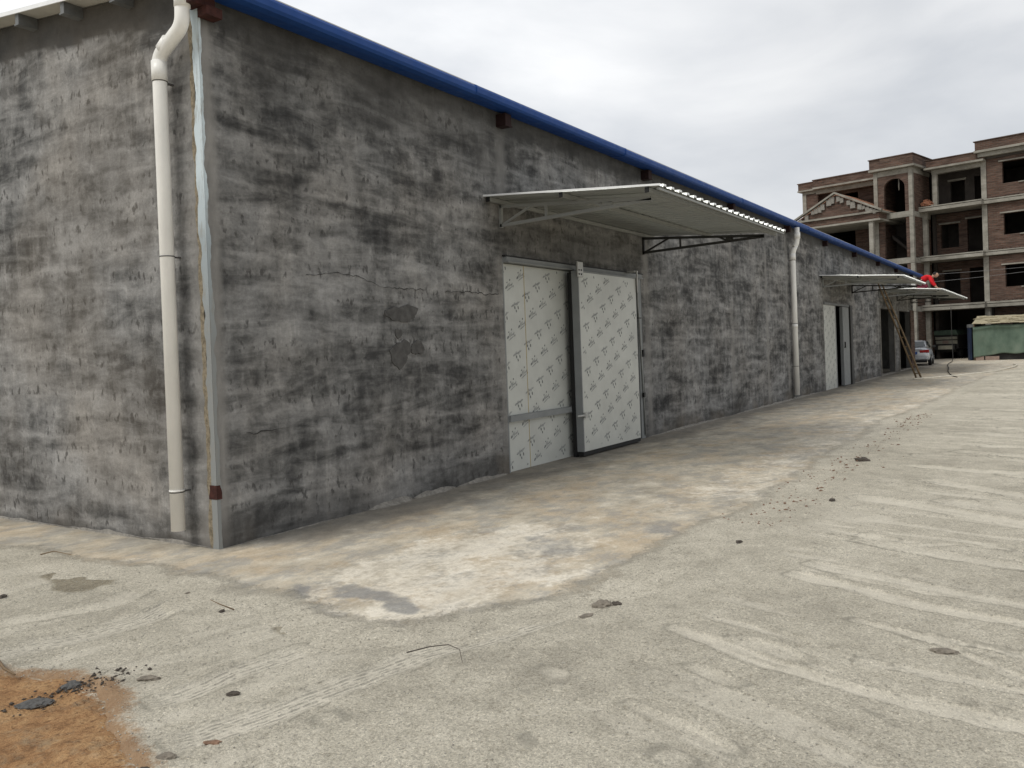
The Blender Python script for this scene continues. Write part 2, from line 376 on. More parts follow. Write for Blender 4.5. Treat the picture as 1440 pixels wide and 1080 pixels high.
def each(m, name, mats, parent=None, **k):
    """every add() of the builder becomes a part of its own"""
    ends = m.ch[1:] + [(len(m.v), len(m.f))]; out = []
    for (v0, f0), (v1, f1) in zip(m.ch, ends):
        q = MB(); q.v = m.v[v0:v1]; q.f = [tuple(i - v0 for i in f) for f in m.f[f0:f1]]; q.mi = m.mi[f0:f1]; q.sm = m.sm[f0:f1]
        out.append(q.build(name, mats, parent, **k))
    return out
def grid_mesh(name, us, vs, place, mats, holes=(), attrs=None, smooth=True):
    """tensor grid; place(U,V)->(x,y,z) arrays; holes (u0,u1,v0,v1) leave faces out"""
    U, V = np.meshgrid(us, vs, indexing='ij'); nu, nv = U.shape
    X, Y, Z = place(U, V); co = np.stack([X, Y, Z], -1).reshape(-1, 3).astype(np.float32)
    i, j = np.meshgrid(np.arange(nu - 1), np.arange(nv - 1), indexing='ij')
    keep = np.ones(i.shape, bool); cu = (U[:-1, :-1] + U[1:, 1:]) / 2; cv = (V[:-1, :-1] + V[1:, 1:]) / 2
    for (a, b, c, d) in holes: keep &= ~((cu > a) & (cu < b) & (cv > c) & (cv < d))
    i = i[keep]; j = j[keep]
    q = np.stack([i * nv + j, (i + 1) * nv + j, (i + 1) * nv + j + 1, i * nv + j + 1], -1).astype(np.int32)
    me = bpy.data.meshes.new(name); me.vertices.add(len(co)); me.vertices.foreach_set('co', co.ravel())
    me.loops.add(q.size); me.loops.foreach_set('vertex_index', q.ravel())
    me.polygons.add(len(q)); me.polygons.foreach_set('loop_start', np.arange(0, q.size, 4, dtype=np.int32))
    try: me.polygons.foreach_set('loop_total', np.full(len(q), 4, np.int32))
    except Exception: pass
    me.update(calc_edges=True)
    me.polygons.foreach_set('use_smooth', np.full(len(q), smooth))
    for m in mats: me.materials.append(m)
    for k, a in (attrs or {}).items():
        at = me.attributes.new(k, 'FLOAT', 'POINT'); at.data.foreach_set('value', np.broadcast_to(a(U, V), U.shape).astype(np.float32).ravel())
    return me
def spaced(segs):
    out = []
    for a, b, s in segs: out += list(np.arange(a, b - 1e-6, s))
    out.append(segs[-1][1]); return np.array(out)
def snap(arr, vals):
    a = np.unique(np.round(np.concatenate([arr, np.array(vals, float)]), 4)); keep = [a[0]]
    vs = set(np.round(vals, 4))
    for x in a[1:]:
        if x - keep[-1] < .012:
            if x in vs and keep[-1] not in vs: keep[-1] = x
            elif x in vs: keep.append(x)
        else: keep.append(x)
    return np.array(keep)

# ------------------------------------------------------------------ ground, apron, clay
EDGE = [(-1.3, 40), (-1.39, 3.38), (-.88, 1.86), (-.81, 1.28), (-.91, .48), (-.78, -.07), (-.85, -.7), (-.96, -1.15), (-.88, -1.56), (-1.01, -2.09), (-1.12, -2.61), (-1.03, -2.91), (-.73, -3.03), (-.46, -3.16), (-.09, -3.4), (.38, -3.51), (1.67, -3.51), (2.33, -3.51), (3.42, -3.62), (5.0, -3.64), (7.54, -3.5), (10.2, -3.51), (12.79, -3.33), (15.8, -3.6), (23.02, -3.69), (28.44, -3.88), (36, -4.3), (42, -5.2), (50, -7.5), (60, -12), (100, -30)]
APRON = EDGE + [(100, 40)]
CLAY = [(-2.51, -1.01), (-2.46, -1.37), (-2.41, -1.56), (-2.35, -1.7), (-2.34, -1.93), (-2.4, -2.2), (-2.55, -2.41), (-2.65, -2.66), (-2.72, -2.91), (-2.8, -3.1), (-3.3, -3.6), (-4.6, -3.7), (-5.4, -2.0), (-4.2, -.6), (-3.1, -.7)]
def gheight(x, y):
    n = fbm(x * 1.3, y * 1.3, 3, 4) - .5; f = fbm(x * 9, y * 9, 8, 3) - .5
    h = .014 + .026 * n + .012 * f
    near = 1
    wob = .22 * (fbm(x * 2.3, y * 2.3, 40, 5) - .5) + .10 * (fbm(x * 14, y * 14, 45, 3) - .5)
    d = sdist(x, y, APRON) + wob
    k = sstep(-.12, .45, d); h = -.016 * (1 - k) + h * k + .010 * (fbm(x * 16, y * 16, 47, 3) - .5) * (1 - np.abs(2 * k - 1))
    far = (x > 60) | (y > 20) | (x < -30)
    dc = sdist(x, y, CLAY) + .5 * wob
    kc = sstep(-.06, .10, dc); h = h * kc + (-.04) * (1 - kc) + .012 * np.exp(-(dc - .06) ** 2 / .006)
    return h, d, dc
TR = [ # points, half width, tread?, strength
 ([(-3.2, -.2), (-2.0, -.44), (-1.79, -.54), (-1.39, -.68), (-.96, -.47)], .10, 0, .8),
 ([(-3.6, -.7), (-2.44, -1.03), (-2.31, -1.06), (-2.09, -1.1), (-1.81, -1.19), (-1.5, -1.22), (-1.2, -1.09), (-.96, -1.05)], .13, 1, 1),
 ([(-2.3, -1.94), (-2.0, -1.9), (-1.75, -1.99), (-1.5, -2.03), (-1.2, -2.12)], .07, 0, .7),
 ([(-2.41, -2.44), (-2.16, -2.49), (-1.86, -2.48), (-1.57, -2.52), (-1.31, -2.55)], .10, 1, 1),
 ([(-2.63, -2.89), (-2.37, -2.97), (-2.12, -3.04), (-1.85, -3.08), (-1.53, -3.14), (-1.22, -3.21), (-.84, -3.36), (-.38, -3.5), (.1, -3.62)], .11, 1, 1),
 ([(-2.17, -3.27), (-1.92, -3.37)], .07, 0, .9),
 ([(-.2, -4.11), (-.35, -4.46), (-.52, -4.81), (-.68, -5.24), (-.74, -5.62), (-.9, -7.5)], .07, 0, 1),
 ([(-.3, -4.44), (-.31, -4.78), (-.5, -5.04)], .09, 0, .8),
 ([(1.2, -4.39), (1.01, -4.92), (.77, -5.36), (.66, -5.86), (.3, -8)], .09, 0, 1),
 ([(1.27, -4.68), (1.08, -5.32), (1.01, -5.85), (.7, -8)], .03, 0, .8),
 ([(.36, -4.96), (.23, -5.39), (.13, -5.88), (-.1, -7)], .05, 0, .9),
 ([(4.35, -4.22), (4.03, -4.91), (3.43, -5.79), (2.6, -8)], .16, 0, 1),
 ([(2.58, -4.59), (2.4, -5.02)], .12, 0, .9),
 ([(6.75, -4.5), (6.39, -5.29), (6.36, -5.71), (6, -8)], .14, 0, 1),
 ([(2.24, -4.94), (2.49, -5.4), (2.43, -5.82)], .07, 0, .7),
 ([(5.64, -4.72), (4.83, -5.75), (4, -8)], .13, 0, .9),
 ([(8.96, -5.04), (8.95, -5.65), (8.7, -8)], .2, 0, .9),
 ([(-1.26, -4.31), (-1.43, -4.81), (-1.56, -5.05)], .05, 0, .7),
 ([(-.68, -4.39), (-.8, -4.65), (-.89, -4.85)], .05, 0, .8),
 ([(.27, -5.2), (.13, -5.53), (-.21, -5.88), (-.5, -6.5)], .05, 0, .9),
 ([(-1.61, -4.61), (-1.74, -4.95)], .06, 0, .6),
 ([(-.31, -5.1), (-.35, -5.89), (-.3, -7)], .05, 0, .8),
 ([(-1.05, -3.75), (-1.12, -3.95), (-1.3, -4.02)], .055, 0, .8), ([(-1.3, -3.85), (-1.45, -4.0)], .05, 0, .6), ([(-1.72, -4.1), (-1.9, -4.3)], .05, 0, .6)]
rt = random.Random(5)
for k in range(60):
    x = rt.uniform(1.5, 34); y = -4.25 - rt.random() ** 1.4 * 4.5; L = rt.uniform(.6, 3.2); sl = rt.uniform(.1, .5)
    TR.append(([(x, y), (x - sl * L * .5 + rt.uniform(-.05, .05), y - L * .5), (x - sl * L, y - L)], rt.uniform(.03, .14) * (1 + x * .03), 0, rt.uniform(.4, 1)))
def STREAK(x, y):
    v = x - .37 * y + .18 * (fbm(x * .7, y * .7, 88, 3) - .5)
    reg = sstep(-3.95, -4.5, y + .25 * (fbm(x * 1.5, y * 1.5, 83, 3) - .5)) * (x > -2.2)
    n = fbm(v * 6.5, y * .9 + v * .4, 81, 5); return v, reg, n
def pale(x, y):
    v, reg, n = STREAK(x, y); a = sstep(.50, .66, n) * reg * (.25 + .9 * vnoise(x * 1.1, y * .8, 84))
    # older faint wheel marks sweeping across the left of the yard
    w = y + .12 * x + .30 * (fbm(x * .6, y * .6, 60, 3) - .5); m = fbm(w * 7, x * .7, 61, 5); lreg = sstep(-.3, -.7, x) * sstep(-3.7, -3.3, y)
    return np.clip(np.maximum(a, .7 * sstep(.50, .68, m) * lreg), 0, 1)
def pridge(x, y):
    v, reg, n = STREAK(x, y); return np.maximum(np.exp(-((n - .485) / .012) ** 2) * reg * .75 * vnoise(x * 1.3, y * 1.3, 85) * 1.5, 0)
def clayd(x, y):
    dc = sdist(x, y, CLAY); return .95 * sstep(.26, -.04, dc + .2 * (fbm(x * 3, y * 3, 71, 3) - .5))
def RDG(T): return np.exp(-((T - .12) / .09) ** 2) * (T > .004)
_cache = {}
def tracks(x, y):
    key = x.shape
    if key in _cache: return _cache[key]
    T = np.zeros(x.shape); A = np.zeros(x.shape); D = np.zeros(x.shape)
    wx = .07 * (fbm(x * 3, y * 3, 70, 3) - .5)
    for pts, hw, tread, s in TR:
        xs = [p[0] for p in pts]; ys = [p[1] for p in pts]; pad = hw + .15
        m = (x > min(xs) - pad) & (x < max(xs) + pad) & (y > min(ys) - pad) & (y < max(ys) + pad)
        if not m.any(): continue
        d, side, al, L = seg_dist(x[m], y[m], pts)
        d = d + wx[m]
        end = sstep(0, .25, al) * sstep(0, .25, L - al)
        v = s * (1 - sstep(hw * .45, hw * 1.35, d)) * end
        fil = .85 + .45 * (fbm(np.where(side != 0, side, d) * 38 + x[m] * 1.5, al * 1.3, 66, 3) - .5) * 2
        T[m] = np.maximum(T[m], v * np.clip(fil, 0, 1.1))
        if tread:
            A[m] = np.where(v > 0.02, side, A[m]); D[m] = np.maximum(D[m], v)
    _cache[key] = (T, A, D); return _cache[key]
def damp(x, y):
    w = .16 * (fbm(x * 6, y * 6, 90, 4) - .5)
    a = [(-1.15, .58), (-.86, .57), (-.97, 0), (-1.08, -.22), (-1.38, -.14), (-1.41, .07)]
    b = [(-1.23, -2.01), (-1.15, -2.06), (-1.11, -2.32), (-1.23, -2.38), (-1.31, -2.21)]
    return np.maximum(.8 * (1 - sstep(-.04, .08, sdist(x, y, a) + w)), .7 * (1 - sstep(-.03, .05, sdist(x, y, b) + w * .6)))
gx = np.concatenate([-np.geomspace(300, 6, 22), spaced([(-5, -3.2, .12), (-3.2, 3.5, .02), (3.5, 10, .04), (10, 30, .09), (30, 80, .4)])[:], np.geomspace(84, 500, 16)])
gy = np.concatenate([-np.geomspace(300, 9, 22), spaced([(-8.4, -6.4, .1), (-6.4, .3, .02), (.3, 4.5, .05), (4.5, 20, .4)]), np.geomspace(22, 400, 16)])
def gplace(U, V):
    h, d, dc = gheight(U, V); T, A, D = tracks(U, V)
    h = h - .013 * T - .006 * np.exp(-(T - .25) ** 2 / .02)* -1.2 * (T > .01)
    h = h + (.010 * pridge(U, V) - .005 * pale(U, V)) * ((U > -4) & (U < 40) & (V > -12))
    h = np.where((U > 200) | (U < -200) | (V > 200), 0 * h, h)
    return U, V, h
me = grid_mesh('ground', gx, gy, gplace, [M['ground']], attrs=dict(track=lambda U, V: tracks(U, V)[0], ridge=lambda U, V: np.clip(.7 * RDG(tracks(U, V)[0]) + pridge(U, V), 0, 1), pale=pale, clay=clayd, across=lambda U, V: tracks(U, V)[1], tread=lambda U, V: tracks(U, V)[2], damp=damp))
link('ground', me, kind='structure')
def GH(x, y):
    return float(max(gheight(np.array([[x]], float), np.array([[y]], float))[0][0, 0], 0.0))

AWET = [[(-.59, -1.52), (-.48, -1.5), (-.53, -1.66), (-.73, -1.77), (-.72, -1.64)], [(-.8, -1.86), (-.72, -1.9), (-.88, -2.09), (-.94, -2.05)],
        [(-.52, -1.82), (-.33, -1.87), (-.36, -2.16), (-.52, -2.51), (-.61, -2.73), (-.72, -2.68), (-.64, -2.43), (-.58, -2.14), (-.61, -1.95)],
        [(.4, -3.23), (.55, -3.29), (.46, -3.42), (.3, -3.34)], [(2.37, -2.83), (2.56, -3.03), (2.08, -3.41), (1.91, -3.23)], [(1.44, -2.12), (1.61, -2.51), (1.19, -2.84), (.87, -2.67)]]
def awet(x, y):
    w = .22 * (fbm(x * 5, y * 9, 21, 5) - .5); r = np.zeros(x.shape)
    for i, p in enumerate(AWET): r = np.maximum(r, (1.0 if i < 3 else .62) * (1 - sstep(-.05, .07, sdist(x, y, p) + w)))
    return r * (.5 + .7 * fbm(x * 8, y * 14, 27, 4))
def awhite(x, y):
    p = [(-1.01, -1.9), (-.1, -1.3), (.69, -1.3), (1.6, -1.7), (2.2, -2.3), (1.3, -3.1), (.51, -3.1), (-.39, -3.1), (-.8, -3.0), (-1.02, -2.85), (-1.1, -2.42)]
    w = .7 * (fbm(x * 2, y * 3.5, 31, 5) - .5)
    a = .9 * (1 - sstep(-.35, .25, sdist(x, y, p) + w))
    b = .55 * sstep(-2.0, -3.0, y + w) * sstep(2, 4, x)
    return np.clip(np.maximum(a, b), 0, 1)
def ashade_grime(x, y):  # building's shade along its foot put into the colour, plus random dirt
    w = .5 * (fbm(x * 1.3, y * 3, 51, 5) - .5)
    a = 1.0 * (1 - sstep(.12, 1.1, -y + w * 1.6)) * sstep(.1, .6, x) * (x > 0)
    b = .42 * (1 - sstep(.3, 1.5, -y + w * 2.5)) * sstep(4, 7, x)
    c = .45 * (1 - sstep(.05, .35, -x + w * .5)) * (y > -.2)
    d = .28 * sstep(.52, .62, fbm(x * .5, y * 1.2, 61, 4)) * sstep(5, 9, x)
    return np.clip(np.maximum(np.maximum(a, b), np.maximum(c, d)), 0, 1)
def asand(x, y):
    w = .30 * (fbm(x * 2.3, y * 2.3, 40, 5) - .5); d = sdist(x, y, APRON) + w
    return sstep(-.40, .06, d) * .97
ax = spaced([(-1.7, 3.5, .03), (3.5, 14, .06), (14, 46, .15), (46, 90, 1)]); ay = spaced([(-30, -6, 1.5), (-6, -4, .1), (-4, 0, .03), (0, 3.6, .06), (3.6, 34, 1)])
me = grid_mesh('concrete_apron', ax, ay, lambda U, V: (U, V, 0 * U + .004 - .05 * sstep(.30, .55, sdist(U, V, APRON) + .22 * (fbm(U * 2.3, V * 2.3, 40, 5) - .5)) + .003 * (fbm(U * 3, V * 3, 5, 3) - .5)), [M['apron']],
               attrs=dict(wet=awet, white=awhite, shade_grime=ashade_grime, sand=asand))
link('concrete_apron', me, kind='structure')
me = grid_mesh('clay_soil', spaced([(-5.6, -2.1, .025)]), spaced([(-3.9, -.4, .025)]), lambda U, V: (U, V, .006 - .06 * sstep(.0, .14, sdist(U, V, CLAY) + .1 * (fbm(U * 2.3, V * 2.3, 40, 5) - .5)) + .030 * (fbm(U * 4, V * 4, 15, 5) - .5) + .016 * (fbm(U * 22, V * 22, 19, 3) - .5)), [M['dirt']], attrs=dict(sand=lambda U, V: .6 * sstep(-.10, .10, sdist(U, V, CLAY) + .2 * (fbm(U * 2.3, V * 2.3, 40, 5) - .5))))
link('clay_soil', me, kind='structure')

# pebbles and crumbs
def pebble_cloud(name, pts, mat, label, cat):
    ico = [(0, 0, 1), (.9, 0, .1), (0, .9, .1), (-.9, 0, .1), (0, -.9, .1), (0, 0, -.5)]
    F_ = [(0, 1, 2), (0, 2, 3), (0, 3, 4), (0, 4, 1), (5, 2, 1), (5, 3, 2), (5, 4, 3), (5, 1, 4)]
    n = len(pts); P = np.array(pts); base = np.array(ico)
    V = np.repeat(base[None], n, 0) * (1 + .35 * rng.uniform(-1, 1, (n, 6, 3)))
    a = rng.uniform(0, 6.28, n); c, s = np.cos(a)[:, None], np.sin(a)[:, None]
    V[..., 0] *= rng.uniform(.8, 1.6, (n, 1)); V[..., 2] *= rng.uniform(.5, .9, (n, 1))
    X = V[..., 0] * c - V[..., 1] * s; Y = V[..., 0] * s + V[..., 1] * c
    V = np.stack([X, Y, V[..., 2]], -1) * P[:, 3][:, None, None] + P[:, None, :3]
    F = (np.array(F_)[None] + (np.arange(n) * 6)[:, None, None]).reshape(-1, 3).astype(np.int32)
    me = bpy.data.meshes.new(name); me.vertices.add(n * 6); me.vertices.foreach_set('co', V.astype(np.float32).ravel())
    me.loops.add(F.size); me.loops.foreach_set('vertex_index', F.ravel()); me.polygons.add(len(F))
    me.polygons.foreach_set('loop_start', np.arange(0, F.size, 3, dtype=np.int32)); me.update(calc_edges=True)
    me.materials.append(mat); link(name, me, label=label, cat=cat, kind='stuff')
N = 34000
px = rng.uniform(-3.4, 6, N); py = -6.2 + rng.random(N) * 6.6
px[:9000] = rng.uniform(-3.2, 1.5, 9000)
hh, dd, dc = gheight(px[:, None], py[:, None]); tt = tracks(px[:, None], py[:, None])[0][:, 0]
keep = ((dd[:, 0] > .02) | (rng.random(N) < np.clip(1 + dd[:, 0] / .4, 0, 1) * .8)) & (dc[:, 0] > 0) & (rng.random(N) > tt * .9)
sz = .0022 + .0045 * rng.random(N) ** 3
pebble_cloud('loose_gravel', np.stack([px, py, np.maximum(hh[:, 0], .006), sz], -1)[keep], M['pebble'], 'fine grey grit scattered over the sandy yard', 'gravel')
cr = []
for k in range(700):
    t = rng.random(); x = 2.6 + 12 * rng.random() ** 1.3; y = -3.55 - abs(rng.normal(0, .22)) + .12 * rng.normal()
    cr.append((x, y, GH(x, y), .006 + .018 * rng.random() ** 3))
pebble_cloud('brick_crumbs', cr, M['brickcrumb'], 'red brown crumbs scattered along the edge of the concrete apron', 'crumbs')
cr = []
for (cx_, cy_, s_, n_) in [(-2.56, -1.92, .09, 110), (-2.36, -1.88, .07, 110), (-2.22, -1.95, .12, 90)]:
    for k in range(n_):
        x = rng.normal(cx_, s_ * .7); y = rng.normal(cy_, s_ * .7); cr.append((x, y, max(GH(x, y), .008), .003 + .010 * rng.random() ** 2.5))
pebble_cloud('dark_crumbs', cr, M['darkstone'], 'dark crumbs strewn round the tar lumps beside the orange clay', 'crumbs')

def clod(x, y, r, mat, label, name='clod', sx=1.5, rz=0, flat=.6, group=None, cat='clod'):
    bm = bmesh.new(); bmesh.ops.create_icosphere(bm, subdivisions=3, radius=1)
    r *= .82; sd = random.random() * 50
    for v in bm.verts:
        from mathutils import noise as nz
        q = nz.noise(v.co * 1.3 + Vector((sd, 0, 0))) * .45 + nz.noise(v.co * 3.5 + Vector((0, sd, 0))) * .3 + nz.noise(v.co * 8 + Vector((0, sd, 0))) * .14
        v.co = v.co * (1 + q); v.co.x *= sx * r; v.co.y *= r; v.co.z *= flat * r
    me = bpy.data.meshes.new(name); bm.to_mesh(me); bm.free(); me.materials.append(mat)
    o = link(name, me, label=label, cat=cat, group=group); o.location = (x, y, GH(x, y) + r * flat * .35); o.rotation_euler[2] = rz
    return o
clod(-2.13, -2.16, .030, M['stone'], 'elongated grey clod lying right of the orange clay patch', rz=-.9, sx=2.2)
clod(-2.06, -2.71, .022, M['darkstone'], 'small black clod between two tyre tracks, lower left of the yard', rz=-.8, sx=1.6)
clod(-1.2, -1.54, .020, M['darkstone'], 'dark brown clod near the wall corner, above the tyre tracks', rz=.5)
clod(-.02, -3.65, .055, M['stone'], 'rough grey brown clod just outside the apron edge, centre of the photo', rz=-1.0, sx=1.4)
clod(.03, -3.72, .026, M['darkstone'], 'small dark clod beside the rough grey brown one at the apron edge', rz=-1.1)
clod(-.26, -3.66, .030, M['stone'], 'flat pale clod left of the rough grey brown one', rz=-.6, flat=.3, sx=2)
clod(6.91, -3.91, .075, M['darkstone'], 'lone dark stone right of the red crumbs along the apron edge', rz=-1.1, cat='stone', name='stone')
clod(3.98, -4.16, .035, M['darkstone'], 'small dark stone on the gravel nearer than the red crumbs', cat='stone', name='stone')
clod(1.91, -3.89, .028, M['darkstone'], 'small brown stone right of the apron edge, nearest of the three stones', cat='stone', name='stone')
clod(-2.45, -3.06, .020, M['brickcrumb'], 'reddish sliver lying below the lowest tyre track', sx=2.2, rz=-1)
clod(-2.62, -3.0, .030, M['stone'], 'muddy clod at the bottom edge beside the orange clay', rz=-1, sx=1.6)
clod(-2.72, -3.0, .018, M['darkstone'], 'small dark clod left of the muddy one at the bottom edge', rz=-1, sx=1.6)
clod(-1.0, -.93, .018, M['stone'], 'small grey clod at the end of the upper tyre track', rz=.3)
clod(-1.67, .2, .028, M['darkstone'], 'dark lump at the far left of the yard', rz=.8)
clod(.02, -5.54, .04, M['stone'], 'low grey clod at the right on the streaked gravel', rz=-1.3, flat=.35, sx=1.8)
clod(-2.56, -1.91, .062, M['asphalt'], 'flat black tar lump lying on the orange clay', name='tar_lump', cat='tar lump', rz=-.8, flat=.32, sx=1.5)
clod(-2.36, -1.86, .050, M['asphalt'], 'black tar lump at the edge between orange clay and gravel', name='tar_lump', cat='tar lump', rz=-.9, flat=.5, sx=1.2)
def root_thing(pts, r, label, mat=M['wood'], name='twig', cat='twig'):
    m = MB(); m.tube(pts, [r * (1 - .6 * i / (len(pts) - 1)) for i in range(len(pts))], 6); m.build(name, mat, label=label, cat=cat)
root_thing([(-1.27, -3.12, .03), (-1.2, -3.22, .055), (-1.14, -3.30, .06), (-1.15, -3.38, .05), (-1.25, -3.47, .03)], .0035, 'thin bent root sticking out of the gravel near the middle', M['darkstone'])
root_thing([(-2.45, -1.02, .04), (-2.40, -1.22, .05), (-2.45, -1.40, .045), (-2.46, -1.52, .04)], .012, 'pale stick lying at the left edge above the orange clay')
root_thing([(-.86, 1.22, .03), (-.84, 1.05, .07), (-.80, .86, .05)], .006, 'dry twig near the gable wall at the far left')
root_thing([(-1.15, -1.60, .02), (-1.2, -1.52, .06), (-1.22, -1.46, .085)], .005, 'tiny dead weed stem standing by the dark brown clod')

# ------------------------------------------------------------------ warehouse
WL, WH, WD = 42.7, 4.74, 16.0
wh = empty('warehouse', label='long grey cement rendered warehouse with blue roof edge, drainpipes and metal canopies', cat='warehouse')
OPEN = [(4.57, 8.97, -1, 2.86), (22.8, 26.9, -1, 2.78), (32.9, 36.4, -1, 2.82), (37.85, 41.44, -1, 2.82)]
BAYS = [4.62, 9.2, 13.85, 18.55, 23.0, 27.6, 32.45, 37.1, 41.9]
us = snap(spaced([(0, 12, .04), (12, WL, .08)]), [a for o in OPEN for a in o[:2]]); vs = snap(spaced([(-.1, WH + .09, .04)]), [2.86, 2.78, 2.82])
def ragged(x, seed, amp=.08, sc=1.5): return amp * (fbm(x * sc, x * 0 + 3, seed, 5) - .5) * 2
def light_f(U, V):
    r = np.zeros(U.shape); w = .05 * (fbm(U * 6, V * 1.2, 33, 4) - .5)
    r = np.maximum(r, .85 * (1 - sstep(.08, .16, U + w)))
    for b in BAYS:
        k = fbm(U * 3, V * .9, int(b * 7), 4)
        r = np.maximum(r, .62 * (1 - sstep(.05, .16, np.abs(U - b) + w)) * sstep(.30, .62, k + .12 * (V > 3.4)))
    r = np.maximum(r, .75 * (1 - sstep(.03, .09, np.abs(U - 16.6) + w)) * (V < 3.9))
    r = np.maximum(r, .35 * (1 - sstep(0, .35, np.hypot((U - 4.3) * .9, (V - 4.0) * .6) + w)))
    # trowelled reveal beside the doors
    for o in OPEN: r = np.maximum(r, .45 * ((np.abs(U - o[0] + .06) < .06) & (V < 2.86)))
    return r
def dark_f(U, V):  # darker zones: wall top, wall foot, strip above the first door
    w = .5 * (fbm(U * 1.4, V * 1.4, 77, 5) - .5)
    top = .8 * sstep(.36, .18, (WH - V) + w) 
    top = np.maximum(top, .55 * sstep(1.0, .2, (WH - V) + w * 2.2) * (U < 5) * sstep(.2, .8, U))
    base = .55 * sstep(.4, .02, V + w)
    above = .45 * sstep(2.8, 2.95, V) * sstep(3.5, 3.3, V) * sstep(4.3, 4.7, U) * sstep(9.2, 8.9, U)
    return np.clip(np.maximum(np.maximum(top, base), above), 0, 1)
def stain_f(U, V):
    w = .3 * (fbm(U * 4, V * 4, 12, 4) - .5)
    return .3 * sstep(.35, .02, V + w) * sstep(.5, .7, fbm(U * 1.5, V * .5, 13, 3))
def wbump(U, V): return .010 * (fbm(U * 1.5, V * 1.5, 9, 4) - .5)
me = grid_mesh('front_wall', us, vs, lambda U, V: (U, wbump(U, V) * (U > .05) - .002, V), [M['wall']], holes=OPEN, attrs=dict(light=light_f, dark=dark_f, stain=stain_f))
fw = link('wall', me, wh)
# gable wall with roof slope
SL = .108
gys = spaced([(0, 6, .04), (6, 16, .25)]); gzs = np.linspace(0, 1, 130)
def gp(U, V):
    top = WH + .10 + SL * np.minimum(U, WD - U); z = -.1 + V * (top + .1); return -.002 + wbump(U + 40, z) * (U > .05), U, z
def zz(U, V): return gp(U, V)[2]
def glight(U, V):
    z = zz(U, V); w = .06 * (fbm(U * 6, z * 1.5, 34, 4) - .5)
    return .6 * (1 - sstep(.10, .30, U + w)) + 0 * U
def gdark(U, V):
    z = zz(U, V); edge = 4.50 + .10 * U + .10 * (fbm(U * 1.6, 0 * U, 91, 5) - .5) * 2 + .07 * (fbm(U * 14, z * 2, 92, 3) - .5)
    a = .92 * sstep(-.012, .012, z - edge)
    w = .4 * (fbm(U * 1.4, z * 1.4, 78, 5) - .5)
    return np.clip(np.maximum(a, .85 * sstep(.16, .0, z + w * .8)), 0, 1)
me = grid_mesh('gable_wall', gys, gzs, gp, [M['wall']], attrs=dict(plain=lambda U, V: 1 + 0 * U, light=glight, dark=gdark, stain=lambda U, V: .18 * sstep(.35, .6, fbm(U * .9, zz(U, V) * .9, 66, 4))))
link('gable_wall', me, wh)
# inner shell: back skin of the front wall, reveals, other walls
m = MB(); y1 = .22
xs_ = [0.02] + [a for o in OPEN for a in o[:2]] + [WL - .02]
for i in range(0, len(xs_), 2): m.box(xs_[i], xs_[i + 1], .012, y1, -.05, WH - .03)
for o in OPEN: m.box(o[0], o[1], .012, y1, o[3], WH - .03)
m.box(WL - .2, WL, y1, WD, -.05, WH + .02); m.box(.02, WL - .2, WD - .2, WD, -.05, WH - .05); m.box(.02, .2, y1, WD - .2, -.05, WH)
# cross wall right of the end opening so that the bays read dark
m.box(31.6, 31.8, y1, WD - .2, -.05, WH); m.box(27.9, 28.1, y1, WD - .2, -.05, WH); m.box(9.6, 9.8, y1, WD - .2, -.05, WH); m.box(22.0, 22.2, y1, WD - .2, -.05, WH)
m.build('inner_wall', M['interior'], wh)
m = MB(); m.box(WL, WL + .03, -.002, WD, -.05, WH); m.build('end_wall', M['wall'], wh)
# bare brick end pier
m = MB(); m.box(41.46, WL + .034, -.035, -.006, 0, 2.9); m.build('end_pier', M['brick'], wh)
# rough wall reveals trim on openings 3,4
for x in (32.9, 36.4, 37.85):
    m = MB(); m.box(x - .09 if x != 36.4 else x, x if x != 36.4 else x + .09, -.03, -.004, 0, 2.82); m.build('jamb', M['mortar'], wh)
# raised darker mortar patches and cracks
def blob(cx, cz, rx, rz_, seed, n=26):
    r_ = random.Random(seed); ph = [r_.uniform(0, 6.28) for _ in range(5)]
    out = []
    for k in range(n):
        a = 2 * math.pi * k / n; q = 1 + .16 * math.sin(2 * a + ph[0]) + .12 * math.sin(3 * a + ph[1]) + .07 * math.sin(7 * a + ph[2]) + .05 * math.sin(11 * a + ph[3])
        out.append((cx + rx * q * math.cos(a), -.012, cz + rz_ * q * math.sin(a)))
    return out
m = MB()
for (cx, cz, a, b, s) in [(2.52, 2.06, .24, .10, 1), (2.46, 1.62, .17, .14, 2), (2.76, 1.68, .10, .09, 3), (2.44, 1.84, .05, .06, 4)]:
    m.prism(blob(cx, cz, a, b, s), (0, .014, 0))
each(m, 'mortar_patch', M['patch'], fw)
def crack(pts, w, seed):
    r_ = random.Random(seed); P = []
    for (a, b), (c, d) in zip(pts[:-1], pts[1:]):
        n = max(2, int(math.hypot(c - a, d - b) / .04))
        for k in range(n): P.append((a + (c - a) * k / n, b + (d - b) * k / n + r_.uniform(-.012, .012)))
    vs = []
    for x, z in P:
        h = w * r_.uniform(.2, 1); vs += [(x, -.012, z - h), (x, -.012, z + h)]
    return vs, [(2 * i, 2 * i + 2, 2 * i + 3, 2 * i + 1) for i in range(len(P) - 1)]
m = MB()
for i, (pts, w) in enumerate([([(1.11, 2.40), (1.5, 2.45), (1.8, 2.43), (2.24, 2.33), (2.97, 2.34)], .004), ([(3.3, 2.33), (3.81, 2.35), (4.2, 2.33), (4.5, 2.36)], .006), ([(.32, .955), (.77, .965)], .005), ([(12.6, 2.0), (12.75, 1.5), (12.65, 1.1)], .006)]):
    m.add(*crack(pts, w, i))
each(m, 'crack', M['crack'], fw)
m = MB(); r_ = random.Random(3)
